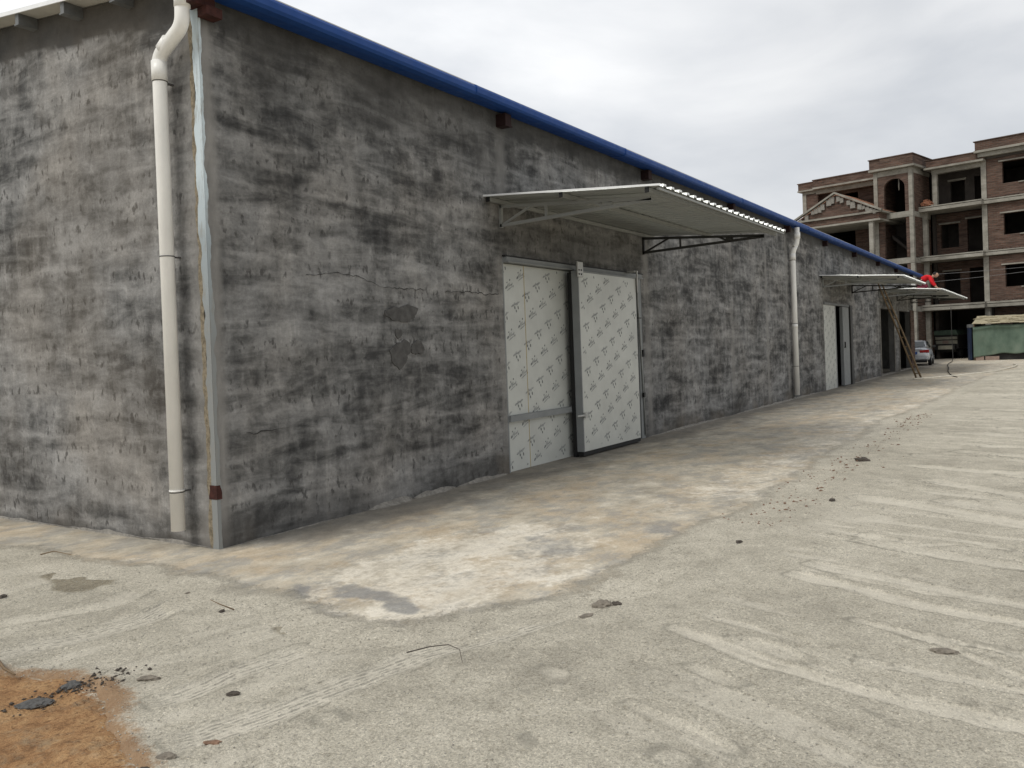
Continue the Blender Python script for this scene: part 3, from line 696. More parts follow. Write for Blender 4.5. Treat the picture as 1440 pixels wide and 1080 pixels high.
def fillet(m, x0, x1, h, d, seed, gable=False):
    r_ = random.Random(seed); n = int((x1 - x0) / .035); vs = []
    env = lambda t: math.sin(math.pi * t) ** .6
    for k in range(n + 1):
        t = k / n; x = x0 + (x1 - x0) * t; hh = max(.004, h * env(t) * (.35 + .65 * float(fbm(np.array([x * 5.]), np.array([seed * 1.]), 3, 4)[0]) * 1.6)); dd = max(.006, d * env(t) * (.5 + r_.random() * .6))
        row = [(x, 0, hh), (x, -.018, hh), (x, -dd * .55, hh * .45), (x, -dd, .002)]
        vs += [((y, x, z) if gable else (x, y, z)) for _, y, z in row]
    m.add(vs, [(4 * k + j, 4 * k + 4 + j, 4 * k + 5 + j, 4 * k + 1 + j) for k in range(n) for j in range(3)], smooth=True)
for a, b, h, d, s in [(1.85, 2.6, .07, .10, 1), (2.55, 3.4, .06, .07, 2), (3.4, 4.55, .05, .06, 3), (.1, 1.8, .015, .03, 4), (9.0, 13.5, .04, .06, 5), (13.5, 22.6, .05, .06, 6), (27, 32.8, .05, .07, 7)]: fillet(m, a, b, h, d, s)
each(m, 'mortar_fillet', M['mortar'], fw)
m = MB()
for a, b, h, d, s in [(.05, 1.1, .03, .03, 11), (1.0, 2.4, .04, .04, 12), (2.3, 4.5, .03, .04, 13)]: fillet(m, a, b, h, d, s, True)
each(m, 'mortar_fillet', M['mortar'], fw)
# exposed steel column at the corner
def ragged_strip(zs, l, r, plane, seed, off):
    r_ = random.Random(seed); vs = []; n = int((zs[1] - zs[0]) / .02)
    for k in range(n + 1):
        z = zs[0] + (zs[1] - zs[0]) * k / n
        a = l(z) + (.022 if l(z) > 0 else 0) * (float(fbm(np.array([z * 7.]), np.array([seed * 1.]), 5, 4)[0]) - .5); b = r(z) + .055 * (float(fbm(np.array([z * 7.]), np.array([seed + 9.]), 5, 4)[0]) - .5)
        vs += [(-off, a, z), (-off, b, z)] if plane == 'g' else [(a, -off, z), (b, -off, z)]
    return vs, [(2 * k, 2 * k + 2, 2 * k + 3, 2 * k + 1) for k in range(n)]
ip = lambda xs, ys: (lambda z: float(np.interp(z, xs, ys)))
col = MB()
col.add(*ragged_strip((.0, 4.66), ip([0, .6, 1.7, 2.3, 2.9, 3.6, 4.1, 4.6], [-.012] * 8), ip([0, .6, 1.05, 1.66, 2.27, 2.88, 3.6, 4.1, 4.66], [.06, .062, .058, .058, .065, .085, .078, .062, .10]), 'g', 4, .014))
col.add(*ragged_strip((.0, 4.6), ip([0, 5], [-.013, -.013]), ip([0, 1, 2.2, 2.9, 3.6, 4.6], [.028, .024, .03, .012, .01, .01]), 'f', 6, .013))
co = col.build('corner_column', M['paint'], wh)
m = MB(); m.add(*ragged_strip((.0, 4.62), ip([0, 2, 3, 5], [.05, .06, .07, .075]), ip([0, 5], [.115, .125]), 'g', 8, .010)); m.build('mortar_edge', simple('ochre_mortar', (.22, .185, .13), .95, var=.45, scale=30, bump=.9), co)
m = MB(); m.add(*ragged_strip((.43, .55), ip([0, 5], [-.016, -.016]), ip([0, 5], [.085, .085]), 'g', 12, .018)); m.add(*ragged_strip((.43, .55), ip([0, 5], [-.017, -.017]), ip([0, 5], [.03, .03]), 'f', 13, .018)); m.build('rust_patch', M['rust'], co)
m = MB(); m.box(-.14, .10, -.10, .06, 4.60, 4.68); m.box(-.02, .14, -.14, -.02, 4.52, 4.60); m.build('rusty_bracket', M['rust'], wh)
# roof: two slopes, front corrugated edge, gable overhang
m = MB()
def rz(y): return WH + .11 + SL * min(y, WD - y)
for (ya, yb) in ((-.22, WD / 2), (WD / 2, WD + .22)):
    n = 160
    x0, x1 = -.20, WL + 2.0
    vs = [(x0, ya, rz(ya)), (x1, ya, rz(ya)), (x1, yb, rz(yb)), (x0, yb, rz(yb))]
    vs2 = [(a, b, c + .02) for a, b, c in vs]
    m.add(vs + vs2, [(0, 1, 2, 3), (7, 6, 5, 4), (0, 4, 5, 1), (1, 5, 6, 2), (2, 6, 7, 3), (3, 7, 4, 0)])
m.v = [(a, b, c) for a, b, c in m.v]
rf = m.build('roof', M['roof_under'], wh)
m = MB()
for y in (.11, .91, 1.71, 2.51, 3.31, 4.11, 4.91, 5.71): 
    z = rz(y) - .004; m.box(-.19, .05, y - .03, y + .03, z - .11, z)
    m.box(-.19, .05, y + .03, y + .05, z - .11, z - .095)
for y in (.55, 1.40, 2.25, 3.1, 3.95): m.box(WL + .04, WL + 1.95, y - .03, y + .03, rz(y) - .144, rz(y) - .004)
each(m, 'purlin', M['purlin'], rf)
m = MB(); m.box(-.215, -.202, -.2, 8, 0, .04); m.v = [(x, y, z + rz(y) - .01 + 0) for x, y, z in m.v]; m.build('verge_trim', M['sheet_edge'], rf)
# blue eaves gutter: rounded open box section in lapped lengths
def gut(x0, x1, dz=0):
    prof = [(-.02, .055), (-.20, .030), (-.275, .036), (-.30, .06), (-.305, .115), (-.285, .145), (-.24, .158), (-.10, .165), (-.02, .165)]
    vs = [(x, y, 4.655 + z + dz) for x in (x0, x1) for y, z in prof]; n = len(prof)
    m = MB(); m.add(vs, [(i, (i + 1) % n, n + (i + 1) % n, n + i) for i in range(n)], smooth=False); m.add(vs, [tuple(range(n))[::-1], tuple(range(n, 2 * n))]); return m
g = gut(-.21, 3.72); 
for x0, x1, dz in ((3.70, 7.9, .006), (7.88, 14, .0), (13.98, 20, .006), (19.98, 26, 0), (25.98, 32, .006), (31.98, 38, 0), (37.98, WL + 2.0, .006)):
    q = gut(x0, x1, dz); b = len(g.v); g.v += q.v; g.f += [tuple(b + i for i in f) for f in q.f]; g.mi += q.mi; g.sm += q.sm
for x in (3.71, 7.89, 13.99, 19.99):
    q = gut(x - .014, x + .014, .003); q.v = [(a, b * 1.03 - .002, c + .002) for a, b, c in q.v]; b = len(g.v); g.v += q.v; g.f += [tuple(b + i for i in f) for f in q.f]; g.mi += q.mi; g.sm += q.sm
g.build('gutter', M['blue'], wh)
for b in BAYS:
    m = MB(); m.box(b - .07, b + .07, -.15, -.002, 4.52, 4.68); m.box(b - .085, b + .085, -.155, -.15, 4.515, 4.535); m.build('rafter_end', M['rust_dark'], wh)
# drainpipes
def bend(pts, r, seg=6):
    out = [Vector(pts[0])]
    for a, b, c in zip(pts[:-2], pts[1:-1], pts[2:]):
        a, b, c = Vector(a), Vector(b), Vector(c); d1 = min(r, (a - b).length * .5); p = b + (a - b).normalized() * d1; q = b + (c - b).normalized() * d1
        for k in range(seg + 1):
            t = k / seg; out.append((1 - t) ** 2 * p + 2 * t * (1 - t) * b + t * t * q)
    out.append(Vector(pts[-1])); return out
m = MB(); m.tube(bend([(-.13, .37, .16), (-.13, .37, 4.24), (-.13, .04, 4.43), (-.13, .02, 4.90)], .08), .060, 24)
dp = m.build('drainpipe', M['pvc'], wh)
m = MB(); m.tube([(-.13, .37, 4.03), (-.13, .37, 4.20)], .066, 24); m.tube([(-.13, .03, 4.58), (-.13, .022, 4.74)], .067, 24); m.tube([(-.13, .37, .50), (-.13, .37, .512)], .064, 24)
m.tube([(-.13, .31, 4.285), (-.13, .22, 4.345)], .0645, 24); each(m, 'pipe_socket', M['pvc'], dp)
for z in (4.022, 2.52, .488): m = MB(); m.tube([(-.13, .37, z), (-.13, .37, z + .009)], .0635, 24); m.bar((-.10, .37, z + .004), (0, .37, z + .004), .03, .012); m.build('pipe_clip', M['ring'], dp)
m = MB(); m.tube(bend([(18.85, -.11, .12), (18.85, -.11, 4.02), (18.85, -.24, 4.26), (18.85, -.24, 4.66)], .15), .072, 18); dp = m.build('drainpipe', M['pvc'], wh)
m = MB(); m.tube([(18.85, -.24, 4.36), (18.85, -.24, 4.52)], .088, 18); m.tube([(18.85, -.11, 3.80), (18.85, -.11, 3.96)], .080, 18); m.tube([(18.85, -.11, 1.95), (18.85, -.11, 2.05)], .076, 18); each(m, 'pipe_socket', M['pvc'], dp)
for z in (3.78, 2.06, .9): m = MB(); m.tube([(18.85, -.11, z), (18.85, -.11, z + .012)], .078, 18); m.bar((18.85, -.08, z), (18.85, 0, z), .03, .014); m.build('pipe_clip', M['ring'], dp)

# canopies ---------------------------------------------------------------
def canopy(x0, x1, z0=3.57, sl=.078, dep=2.37, brk=(.36, 4.90), purl=(.06, 1.11, 2.22), bevel_in=0):
    zt = lambda y: z0 + sl * y     # y negative outwards
    n = int((x1 - x0) / .235); step = (x1 - x0) / n; prof = []
    for k in range(n):
        b = x0 + k * step
        prof += [(b, .0), (b + step * .14, .0), (b + step * .17, .015), (b + step * .21, .0), (b + step * .32, 0), (b + step * .35, .015), (b + step * .39, 0), (b + step * .52, .0), (b + step * .60, .038), (b + step * .86, .038), (b + step * .95, 0)]
    prof.append((x1, 0))
    ys = [0, -.6, -1.2, -1.8, -dep]; vs = []
    for y in ys: vs += [(x, y, zt(y) + z + .004 * math.sin(y * 4 + x)) for x, z in prof]
    k = len(prof); m = MB(); m.add(vs, [(j * k + i, (j + 1) * k + i, (j + 1) * k + i + 1, j * k + i + 1) for j in range(len(ys) - 1) for i in range(k - 1)])
    sh = m.build('canopy', M['sheet'], wh); s = sh.modifiers.new('s', 'SOLIDIFY'); s.thickness = .0016; s.offset = 0
    m = MB(); m.bar((x0 - .008, .0, zt(0) + .012), (x0 - .008, -dep - .02, zt(-dep) + .012), .008, .022); m.build('lit_verge', M['sheet_edge'], sh)  # added strip, pale colour stands in for the lit sheet edge
    m = MB()
    # rib ends along the outer edge, their lit look painted near-white
    for i in range(n):
        b = x0 + i * step; m.prism([(b + step * .60, -dep - .006, zt(-dep) + .016), (b + step * .87, -dep - .006, zt(-dep) + .016), (b + step * .83, -dep - .006, zt(-dep) + .042), (b + step * .64, -dep - .006, zt(-dep) + .042)], (0, .005, 0))
    each(m, 'rib_end', M['sheet_edge'], sh)
    for y in purl:
        z = zt(-y) - .008
        m = MB(); m.box(x0 + .02, x1 - .03, -y - .02, -y + .02, z - .05, z); pr = m.build('purlin', M['tube'], sh)
        m = MB(); m.box(x0 + .008, x0 + .0195, -y - .024, -y + .024, z - .056, z + .002); m.build('end_plate', M['rubber'], pr)
    m = MB(); m.box(x0 + .03, x1 - .05, -dep + .01, -dep + .04, zt(-dep) - .035, zt(-dep) - .012); m.build('edge_angle', M['tube'], sh)
    for bx in brk:
        x = x0 + bx; m = MB(); o = -2.13; zt_ = lambda y: zt(y) - .082
        wz = zt_(0) - .25
        m.bar((x, -.01, zt_(0)), (x, o, zt_(o)), .04); m.bar((x, -.02, zt_(0) + .015), (x, -.02, wz - .03), .04)
        m.bar((x, -.01, wz), (x, o, zt_(o) - .015), .04)
        for a, b in ((-.03, -.50), (-.70, -.70), (-1.55, -1.35)):
            zlo = wz + (zt_(o) - .015 - wz) * (a / o)
            m.bar((x, a, zlo), (x, b, zt_(b)), .028)
        m.box(x - .02, x + .02, -1.62, -1.5, zt_(-1.5) - .06, zt_(-1.5) - .02)
        m.build('bracket', M['tube'] if bx < 1 else M['tube_dark'], sh)
    return sh
canopy(4.20, 9.50); canopy(22.4, 27.5); canopy(32.6, 44.0, z0=3.60, brk=(.3, 4.9, 9.3))

# doors --------------------------------------------------------------------
def ell(cx, cz, a, b, ang, y, n=7):
    c, s = math.cos(ang), math.sin(ang)
    return [(cx + a * math.cos(2 * math.pi * k / n) * c - b * math.sin(2 * math.pi * k / n) * s, y, cz + a * math.cos(2 * math.pi * k / n) * s + b * math.sin(2 * math.pi * k / n) * c) for k in range(n)]
def prints(m, x0, x1, z0, z1, y, mi, ox, oz, seed=0):
    """rows of small script-like marks climbing to the right on the protective film"""
    rr = random.Random(seed); e = (.285, .145); row = .33
    for r0 in range(-14, 14):
        kind = r0 % 2
        for k in range(-10, 26):
            cx = ox + k * e[0] + (r0 % 2) * .13; cz = oz + k * e[1] + r0 * row + (r0 % 2) * .06
            parts = []
            if kind == 0:
                parts = [(-.055, -.018, .018, .009, .9, 1), (-.03, .0, .030, .008, 1.1, 0), (-.005, .008, .028, .007, 1.2, 0), (.018, .008, .024, .007, .5, 0), (.042, .018, .020, .007, 1.0, 0), (.0, -.025, .055, .006, .45, 0), (.008, .055, .011, .008, 1.2, 1), (-.038, .030, .010, .007, .6, 1), (.06, .0, .012, .007, 1.3, 1)]
            else:
                parts = [(-.05, .005, .022, .009, .5, 0), (-.022, .018, .026, .008, 1.0, 0), (.004, .022, .028, .009, .4, 0), (.034, .028, .024, .009, .9, 0), (-.01, -.012, .010, .016, .2, 1), (.012, -.042, .009, .015, .3, 1), (.045, -.010, .009, .018, .2, 1), (.060, .040, .014, .006, .7, 0)]
            for dx, dz, a, b, an, dk in parts:
                dx *= 1.5; dz *= 1.45; a *= 1.5; b *= 1.45
                px_, pz_ = cx + dx, cz + dz
                if x0 + .02 < px_ - a and px_ + a < x1 - .02 and z0 + .02 < pz_ - a and pz_ + a < z1 - .02:
                    m.add(ell(px_, pz_, a, b, an, y), [tuple(range(7))], mi + dk)
FM = [M['film'], M['print'], M['print_dark']]
def fixed_panel(x0, x1, z1, yf, seam, off=(0, 0)):
    m = MB(); m.box(x0, x1, yf, yf + .1, .006, z1); prints(m, x0, x1, 0, z1, yf - .0015, 1, x0 + .2 + off[0], 1.15 + off[1]); 
    p = m.build('fixed_door_panel', FM, wh)
    if seam: m = MB(); m.box(seam - .004, seam + .004, yf - .003, yf - .0005, .006, z1); m.build('panel_seam', M['tape'], p)
    return p
# door 1
fp = fixed_panel(4.60, 6.47, 2.76, .045, 5.17)
m = MB(); m.box(6.47, 6.60, .02, .14, .006, 2.76); m.box(4.575, 4.60, .0, .14, .006, 2.86); each(m, 'edge_trim', M['alu'], fp)
m = MB(); m.box(4.60, 6.36, -.03, .04, .67, .75); m.bar((6.36, -.01, .69), (6.42, -.01, .76), .05, .05); m.build('push_rail', M['alu'], fp)
m = MB(); m.box(6.37, 6.43, -.045, .0, .70, .78); m.build('rail_end', M['rubber'], fp)
m = MB(); m.box(4.60, 8.9, -.06, .04, 2.765, 2.84); m.box(4.60, 8.9, -.085, -.062, 2.76, 2.785); rail = m.build('door_rail', M['alu'], wh, bevel=.006)
m = MB(); m.box(4.575, 8.96, -.05, .2, 2.842, 2.858); m.build('rail_cover', M['rubber'], rail)
m = MB(); X0, X1, ZB, ZT, YF = 6.30, 8.30, .085, 2.725, -.20
m.box(X0, X1, YF, YF + .11, ZB, ZT); prints(m, X0, X1, ZB, ZT, YF - .0015, 1, 6.64, 2.34 - .33 * 4)
leaf = m.build('sliding_door', FM, wh)
m = MB(); m.box(X0 - .022, X0 - .001, YF - .004, YF + .11, ZB, ZT); m.box(X0 - .022, X1 + .004, YF - .005, YF + .11, ZT + .001, ZT + .022); m.build('edge_frame', M['alu'], leaf)
m = MB(); m.box(X0 - .015, X1 + .015, YF + .01, YF + .11, .022, ZB - .001); m.box(X0 - .035, X0 + .02, YF + .111, YF + .17, .012, ZT); m.build('rubber_seal', M['rubber'], leaf)
def hanger(x):
    m = MB(); m.box(x - .10, x + .10, YF - .03, YF - .012, 2.65, 2.87); m.box(x - .10, x - .092, YF - .05, YF - .012, 2.65, 2.87); h = m.build('door_hanger', M['steel'], leaf, bevel=.004)
    m = MB()
    for a in (-.035, .035):
        for b in (2.69, 2.75): m.tube([(x + a, YF - .03, b), (x + a, YF - .037, b)], .013, 10)
    each(m, 'bolt', M['rubber'], h)
hanger(6.30)
m = MB(); m.box(8.31, 8.34, YF - .03, YF - .01, 2.62, 2.86); m.box(8.25, 8.40, YF - .01, -.07, 2.84, 2.86); m.bar((8.325, YF - .02, 2.62), (8.325, YF - .02, 2.50), .02, .02); m.build('door_hanger', M['steel'], leaf, bevel=.003)
m = MB(); m.tube([(6.12, -.20, .62), (6.34, -.235, .62)], .016, 10); m.box(6.28, 6.36, -.245, -.215, .58, .66); m.build('handle', M['steel'], leaf)
m = MB(); m.box(8.80, 8.96, .0, .12, .006, 2.83); m.box(8.70, 8.80, .03, .12, .006, 2.83); m.build('door_jamb', M['alu'], wh)
m = MB(); m.tube([(8.72, -.03, 2.75), (8.74, -.03, 2.3), (8.80, -.02, 2.05), (8.84, -.015, 1.55), (8.9, -.015, .7), (8.92, -.015, .05)], .014, 8); cd = m.build('conduit', M['tube'], wh)
m = MB(); m.box(8.86, 8.91, -.05, -.02, 1.42, 1.54); m.box(8.84, 8.90, -.045, -.02, .72, .80); m.bar((8.70, -.03, 2.09), (8.86, -.03, 2.09), .015); each(m, 'switch', M['rubber'], cd)
# door 2
fp = fixed_panel(22.83, 24.55, 2.70, .03, None, (.1, .1))
m = MB(); m.box(24.55, 24.68, .03, .15, .006, 2.70); m.build('edge_trim', M['alu'], fp)
m = MB(); m.box(22.8, 26.9, -.04, .06, 2.70, 2.77); rail = m.build('door_rail', M['purlin'], wh)
m = MB(); m.box(25.35, 26.35, -.05, .05, .03, 2.68); l2 = m.build('sliding_door', M['alu'], wh)
m = MB(); m.tube([(25.5, -.08, 1.3), (25.5, -.08, 1.5)], .02, 8); m.box(25.48, 25.52, -.08, -.05, 1.3, 1.33); m.build('handle', M['rubber'], l2)
m = MB(); m.box(26.55, 26.88, -.07, .1, .006, 2.76); m.build('door_jamb', M['tube_dark'], wh)
# junk glimpsed inside the open bay is left dark; a mortar step at the sills
m = MB(); m.box(32.95, 36.35, -.02, .2, .006, .05); m.box(37.9, 41.4, -.02, .2, .006, .05); each(m, 'door_sill', M['mortar'], wh)

# ------------------------------------------------------------------ ladder
lad = empty('ladder', (30.1, -1.75, .004), label='long wooden ladder leaning against the second canopy', cat='ladder')
top = Vector((-2.62, .85, 3.55)); side = Vector((.32, .95, 0)).normalized()
for s in (-1, 1):
    m = MB(); a = side * s * .09; b = top + side * s * .065; pts = [a.lerp(b, t) + Vector((.012 * math.sin(t * 9 + s), .01 * math.cos(t * 7), 0)) for t in LIN(0, 1, 9)]
    m.tube(pts, [.034 - .008 * t for t in LIN(0, 1, 9)], 8); m.build('rail', M['wood'], lad)
for k in range(10):
    t = (k + .6) / 10.4; m = MB(); m.tube([(side * -(.12 - .03 * t)) + top * t, (side * (.12 - .03 * t)) + top * t], .017, 6); m.build('rung', M['wood'], lad)

# ------------------------------------------------------------------ person on the far canopy
def skin_obj(name, verts, edges, radii, mat, parent, root=0, sub=2):
    me = bpy.data.meshes.new(name); me.from_pydata([tuple(v) for v in verts], edges, []); me.materials.append(mat)
    o = link(name, me, parent); md = o.modifiers.new('skin', 'SKIN'); md.use_smooth_shade = True
    sv = me.skin_vertices[0].data
    for i, r in enumerate(radii): sv[i].radius = (r, r) if not isinstance(r, tuple) else r
    sv[root].use_root = True; s = o.modifiers.new('sub', 'SUBSURF'); s.levels = s.render_levels = sub
    return o
per = empty('person', (33.25, -1.72, 3.475), label='person in a red jacket kneeling bent forward on the farthest canopy', cat='person')
# forward = -y.   indices: pelvis 0 ...
V = [(0, .22, .34), (0, .10, .40), (0, -.04, .46), (0, -.15, .47), (0, -.22, .49), (0, -.29, .53), (0, -.33, .56)]
E_ = [(i, i + 1) for i in range(6)]; Rd = [(.13, .11), (.12, .10), (.14, .11), (.13, .10), .055, .085, .075]
def chain(start, pts, rs):
    prev = start
    for p, r in zip(pts, rs): V.append(p); Rd.append(r); E_.append((prev, len(V) - 1)); prev = len(V) - 1
    return prev
for s in (-1, 1):
    h = chain(3, [(s * .17, -.16, .45), (s * .21, -.22, .26), (s * .17, -.36, .07), (s * .165, -.40, .035), (s * .165, -.44, .022)], [.06, .048, .034, .028, .030])
    chain(0, [(s * .10, .20, .28), (s * .13, -.06, .07), (s * .12, .16, .06), (s * .11, .36, .055), (s * .11, .44, .035), (s * .11, .40, .02)], [.095, .062, .058, .042, .035, .03])
    for q, (dx, L) in enumerate(((-.026, .065), (-.009, .075), (.009, .07), (.025, .055))):
        chain(h, [(s * .165 + dx, -.475, .020), (s * .165 + dx * 1.15, -.475 - L * .5, .017), (s * .165 + dx * 1.2, -.475 - L, .010)], [.009, .0085, .007])
    chain(h - 1, [(s * .165 - s * .035, -.425, .024), (s * .165 - s * .055, -.45, .014)], [.011, .009])
bo = skin_obj('body', V, E_, Rd, M['skin'], per)
# jacket, trousers, hair, boots as clothing
jv = [(0, .16, .37), (0, .06, .43), (0, -.05, .485), (0, -.16, .485), (-.19, -.17, .46), (-.23, -.22, .27), (-.19, -.34, .10), (.19, -.17, .46), (.23, -.22, .27), (.19, -.34, .10)]
skin_obj('jacket', jv, [(0, 1), (1, 2), (2, 3), (3, 4), (4, 5), (5, 6), (3, 7), (7, 8), (8, 9)], [(.17, .14), (.17, .14), (.18, .14), (.16, .12), .085, .068, .052, .085, .068, .052], M['redcloth'], per)
tv = [(0, .22, .33), (-.11, .18, .27), (-.13, -.06, .085), (-.12, .16, .075), (-.11, .34, .065), (.11, .18, .27), (.13, -.06, .085), (.12, .16, .075), (.11, .34, .065)]
skin_obj('trousers', tv, [(0, 1), (1, 2), (2, 3), (3, 4), (0, 5), (5, 6), (6, 7), (7, 8)], [(.15, .13), .115, .08, .072, .06, .115, .08, .072, .06], M['purplecloth'], per)
def ellips(name, c, r, mat, parent, cut=None):
    bm = bmesh.new(); bmesh.ops.create_uvsphere(bm, u_segments=20, v_segments=14, radius=1)
    for v in bm.verts: v.co = Vector((v.co.x * r[0] + c[0], v.co.y * r[1] + c[1], v.co.z * r[2] + c[2]))
    if cut: bmesh.ops.delete(bm, geom=[v for v in bm.verts if cut(v.co)], context='VERTS')
    for f in bm.faces: f.smooth = True
    me = bpy.data.meshes.new(name); bm.to_mesh(me); bm.free(); me.materials.append(mat); return link(name, me, parent)
ellips('head', (0, -.36, .56), (.078, .098, .105), M['skin'], bo)
ellips('hair', (0, -.345, .585), (.088, .102, .098), M['hair'], per, cut=lambda c: c.y < -.40 and c.z < .63)
ellips('nose', (0, -.462, .545), (.013, .018, .02), M['skin'], bo)
for s in (-1, 1):
    ellips('ear', (s * .08, -.345, .55), (.012, .022, .03), M['skin'], bo); ellips('eye', (s * .03, -.447, .57), (.011, .008, .008), M['hair'], bo)
    ellips('shoe', (s * .11, .44, .05), (.045, .10, .045), M['darkcloth'], per)
ellips('mouth', (0, -.452, .510), (.022, .006, .005), M['redcloth'], bo)
bk = empty('bucket', (33.2, -1.27, 3.512), label='small white bucket on the farthest canopy beside the kneeling person', cat='bucket')
m = MB(); m.tube([(0, 0, 0), (0, 0, .24)], [.09, .11], 18, cap=False); m.add([(0.085 * math.cos(a), .085 * math.sin(a), .012) for a in np.linspace(0, 6.28, 18, endpoint=False)], [tuple(range(18))]); m.build('pail', M['whitepl'], bk)
m = MB(); m.tube([(0, .11 * math.cos(a), .22 + .10 * math.sin(a)) for a in LIN(0, math.pi, 12)], .004, 6); m.build('handle', M['tube'], bk)

# ------------------------------------------------------------------ car
car = empty('car', (45.25, -.42, .004), R(4), label='silver saloon car parked beyond the warehouse end, rear towards the yard', cat='car')
def loft(secs, mat, name, parent, sub=1):
    k = len(secs[0]); m = MB(); vs = [p for s in secs for p in s]
    fs = [(i * k + j, i * k + (j + 1) % k, (i + 1) * k + (j + 1) % k, (i + 1) * k + j) for i in range(len(secs) - 1) for j in range(k)]
    fs += [tuple(range(k))[::-1], tuple((len(secs) - 1) * k + j for j in range(k))]
    m.add(vs, fs, 0, True); o = m.build(name, mat, parent)
    if sub: s = o.modifiers.new('s', 'SUBSURF'); s.levels = s.render_levels = sub
    return o
cy = .82
def sec(x, w, z0, z1, zm): return [(x, cy - w * .82, z0), (x, cy - w, z0 + .12), (x, cy - w, zm), (x, cy - w * .93, z1 - .03), (x, cy - w * .75, z1), (x, cy + w * .75, z1), (x, cy + w * .93, z1 - .03), (x, cy + w, zm), (x, cy + w, z0 + .12), (x, cy + w * .82, z0)]
body = loft([sec(0, .70, .30, .90, .66), sec(.08, .80, .24, .96, .66), sec(.5, .85, .20, .98, .68), (sec(1.4, .86, .18, .93, .68)), sec(2.6, .86, .18, .92, .66), sec(3.3, .85, .18, .90, .62), sec(4.1, .80, .22, .76, .5), sec(4.35, .68, .28, .62, .46)], M['carpaint'], 'body', car)
def sec2(x, w0, w1, z0, z1): return [(x, cy - w0, z0), (x, cy - w1, z1 - .05), (x, cy - w1 * .85, z1), (x, cy + w1 * .85, z1), (x, cy + w1, z1 - .05), (x, cy + w0, z0)]
cab = loft([sec2(.42, .74, .70, .90, .97), sec2(.95, .76, .58, .88, 1.30), sec2(1.3, .77, .60, .88, 1.37), sec2(2.1, .77, .60, .88, 1.37), sec2(2.5, .76, .58, .88, 1.29), sec2(3.2, .72, .66, .86, .93)], M['carpaint'], 'cabin', car)
m = MB(); m.add([(.50, cy - .62, 1.0), (.50, cy + .62, 1.0), (.875, cy + .50, 1.27), (.875, cy - .50, 1.27)], [(0, 1, 2, 3)]); m.v = [(a - .035, b, c + .02) for a, b, c in m.v]
rw = m.build('rear_window', M['glass'], car); rw.modifiers.new('s', 'SOLIDIFY').thickness = .012
for s in (-1, 1):
    m = MB(); y0, y1_ = cy + s * .772, cy + s * .645; m.add([(.95, y0, .95), (2.9, y0, .95), (2.35, y1_, 1.29), (1.12, y1_, 1.29)], [(0, 1, 2, 3)]); o = m.build('side_window', M['glass'], car); o.modifiers.new('s', 'SOLIDIFY').thickness = .02
    m = MB(); m.box(-.03, .10, cy + s * .48 - .14, cy + s * .48 + .14, .70, .84); m.box(.0, .22, cy + s * .70 - .09, cy + s * .70 + .09, .69, .86); m.build('tail_light', M['redlamp'], car, bevel=.03)
    m = MB(); m.box(2.75, 2.90, cy + s * .92 - .09, cy + s * .92 + .09, .93, 1.05); m.build('mirror', M['tyre'], car, bevel=.03)
    for wx in (.82, 3.45):
        m = MB(); m.tube([(wx, cy + s * .70, .31), (wx, cy + s * .87, .31)], .31, 24); w = m.build('wheel', M['tyre'], car, bevel=.02)
        m = MB(); m.tube([(wx, cy + s * .865, .31), (wx, cy + s * .885, .31)], .19, 16); m.build('rim', M['rim'], w)
m = MB(); m.box(-.035, .0, cy - .70, cy + .70, .36, .50); m.build('bumper', M['carpaint'], car, bevel=.03)
m = MB(); m.box(-.045, -.025, cy - .22, cy + .22, .62, .75); m.build('licence_plate', M['plate'], car)
m = MB(); m.box(-.02, .25, cy - .68, cy + .68, .17, .30); m.build('underbody', M['tyre'], car)

# ------------------------------------------------------------------ truck
trk = empty('truck', (59.2, .15, .02), R(-10), label='old dusty cargo truck with a green cover parked under the brick building', cat='truck')
# local: rear faces -x, width along y
def tb(name, a, mat, bevel=.01, par=trk): m = MB(); m.box(*a); return m.build(name, mat, par, bevel=bevel)
tb('chassis', (.1, 4.2, -.55, .55, .42, .60), M['truckdark'])
tb('cargo_bed', (.0, 2.8, -.78, .78, .66, .78), M['truckdark'])
tg = tb('tailgate', (-.04, .0, -.72, .62, .98, 1.22), M['truckcream'])
tb('side_board', (-.046, -.04, -.18, .2, 1.0, 1.2), M['truckpink'], .002, tg)
tb('upper_board', (-.05, .0, -.72, .64, 1.28, 1.46), M['truckcream'])
tb('bumper', (-.25, -.05, -.62, 1.0, .58, .92), M['truckdark']); tb('bumper_panel', (-.27, -.251, -.50, .42, .62, .88), M['truckcream'])
tb('cargo_box', (.02, 2.8, -.76, .76, .80, 1.6), M['truckdark']); tb('cab', (2.9, 4.3, -.75, .75, .6, 1.8), M['truckcream'], .08)
m = MB(); m.prism([(-.1, -.80, 1.58), (-.1, .82, 1.58), (-.1, .74, 1.90), (-.1, -.66, 1.92)], (2.9, 0, 0)); m.build('green_cover', M['tarp'], trk, bevel=.04)
for s in (-1, 1):
    for x in (.9, 3.5):
        m = MB(); m.tube([(x, s * .52, .36), (x, s * .78, .36)], .36, 20); w = m.build('wheel', M['tyre'], trk, bevel=.03)
        m = MB(); m.tube([(x, s * .775, .36), (x, s * .79, .36)], .18, 14); m.build('rim', M['truckdark'], w)

# ------------------------------------------------------------------ shed with green tarpaulin
shd = empty('shed', (53.24, -1.89, 0), R(-79.6), label='low shed draped with green tarpaulin under a tan board roof', cat='shed')
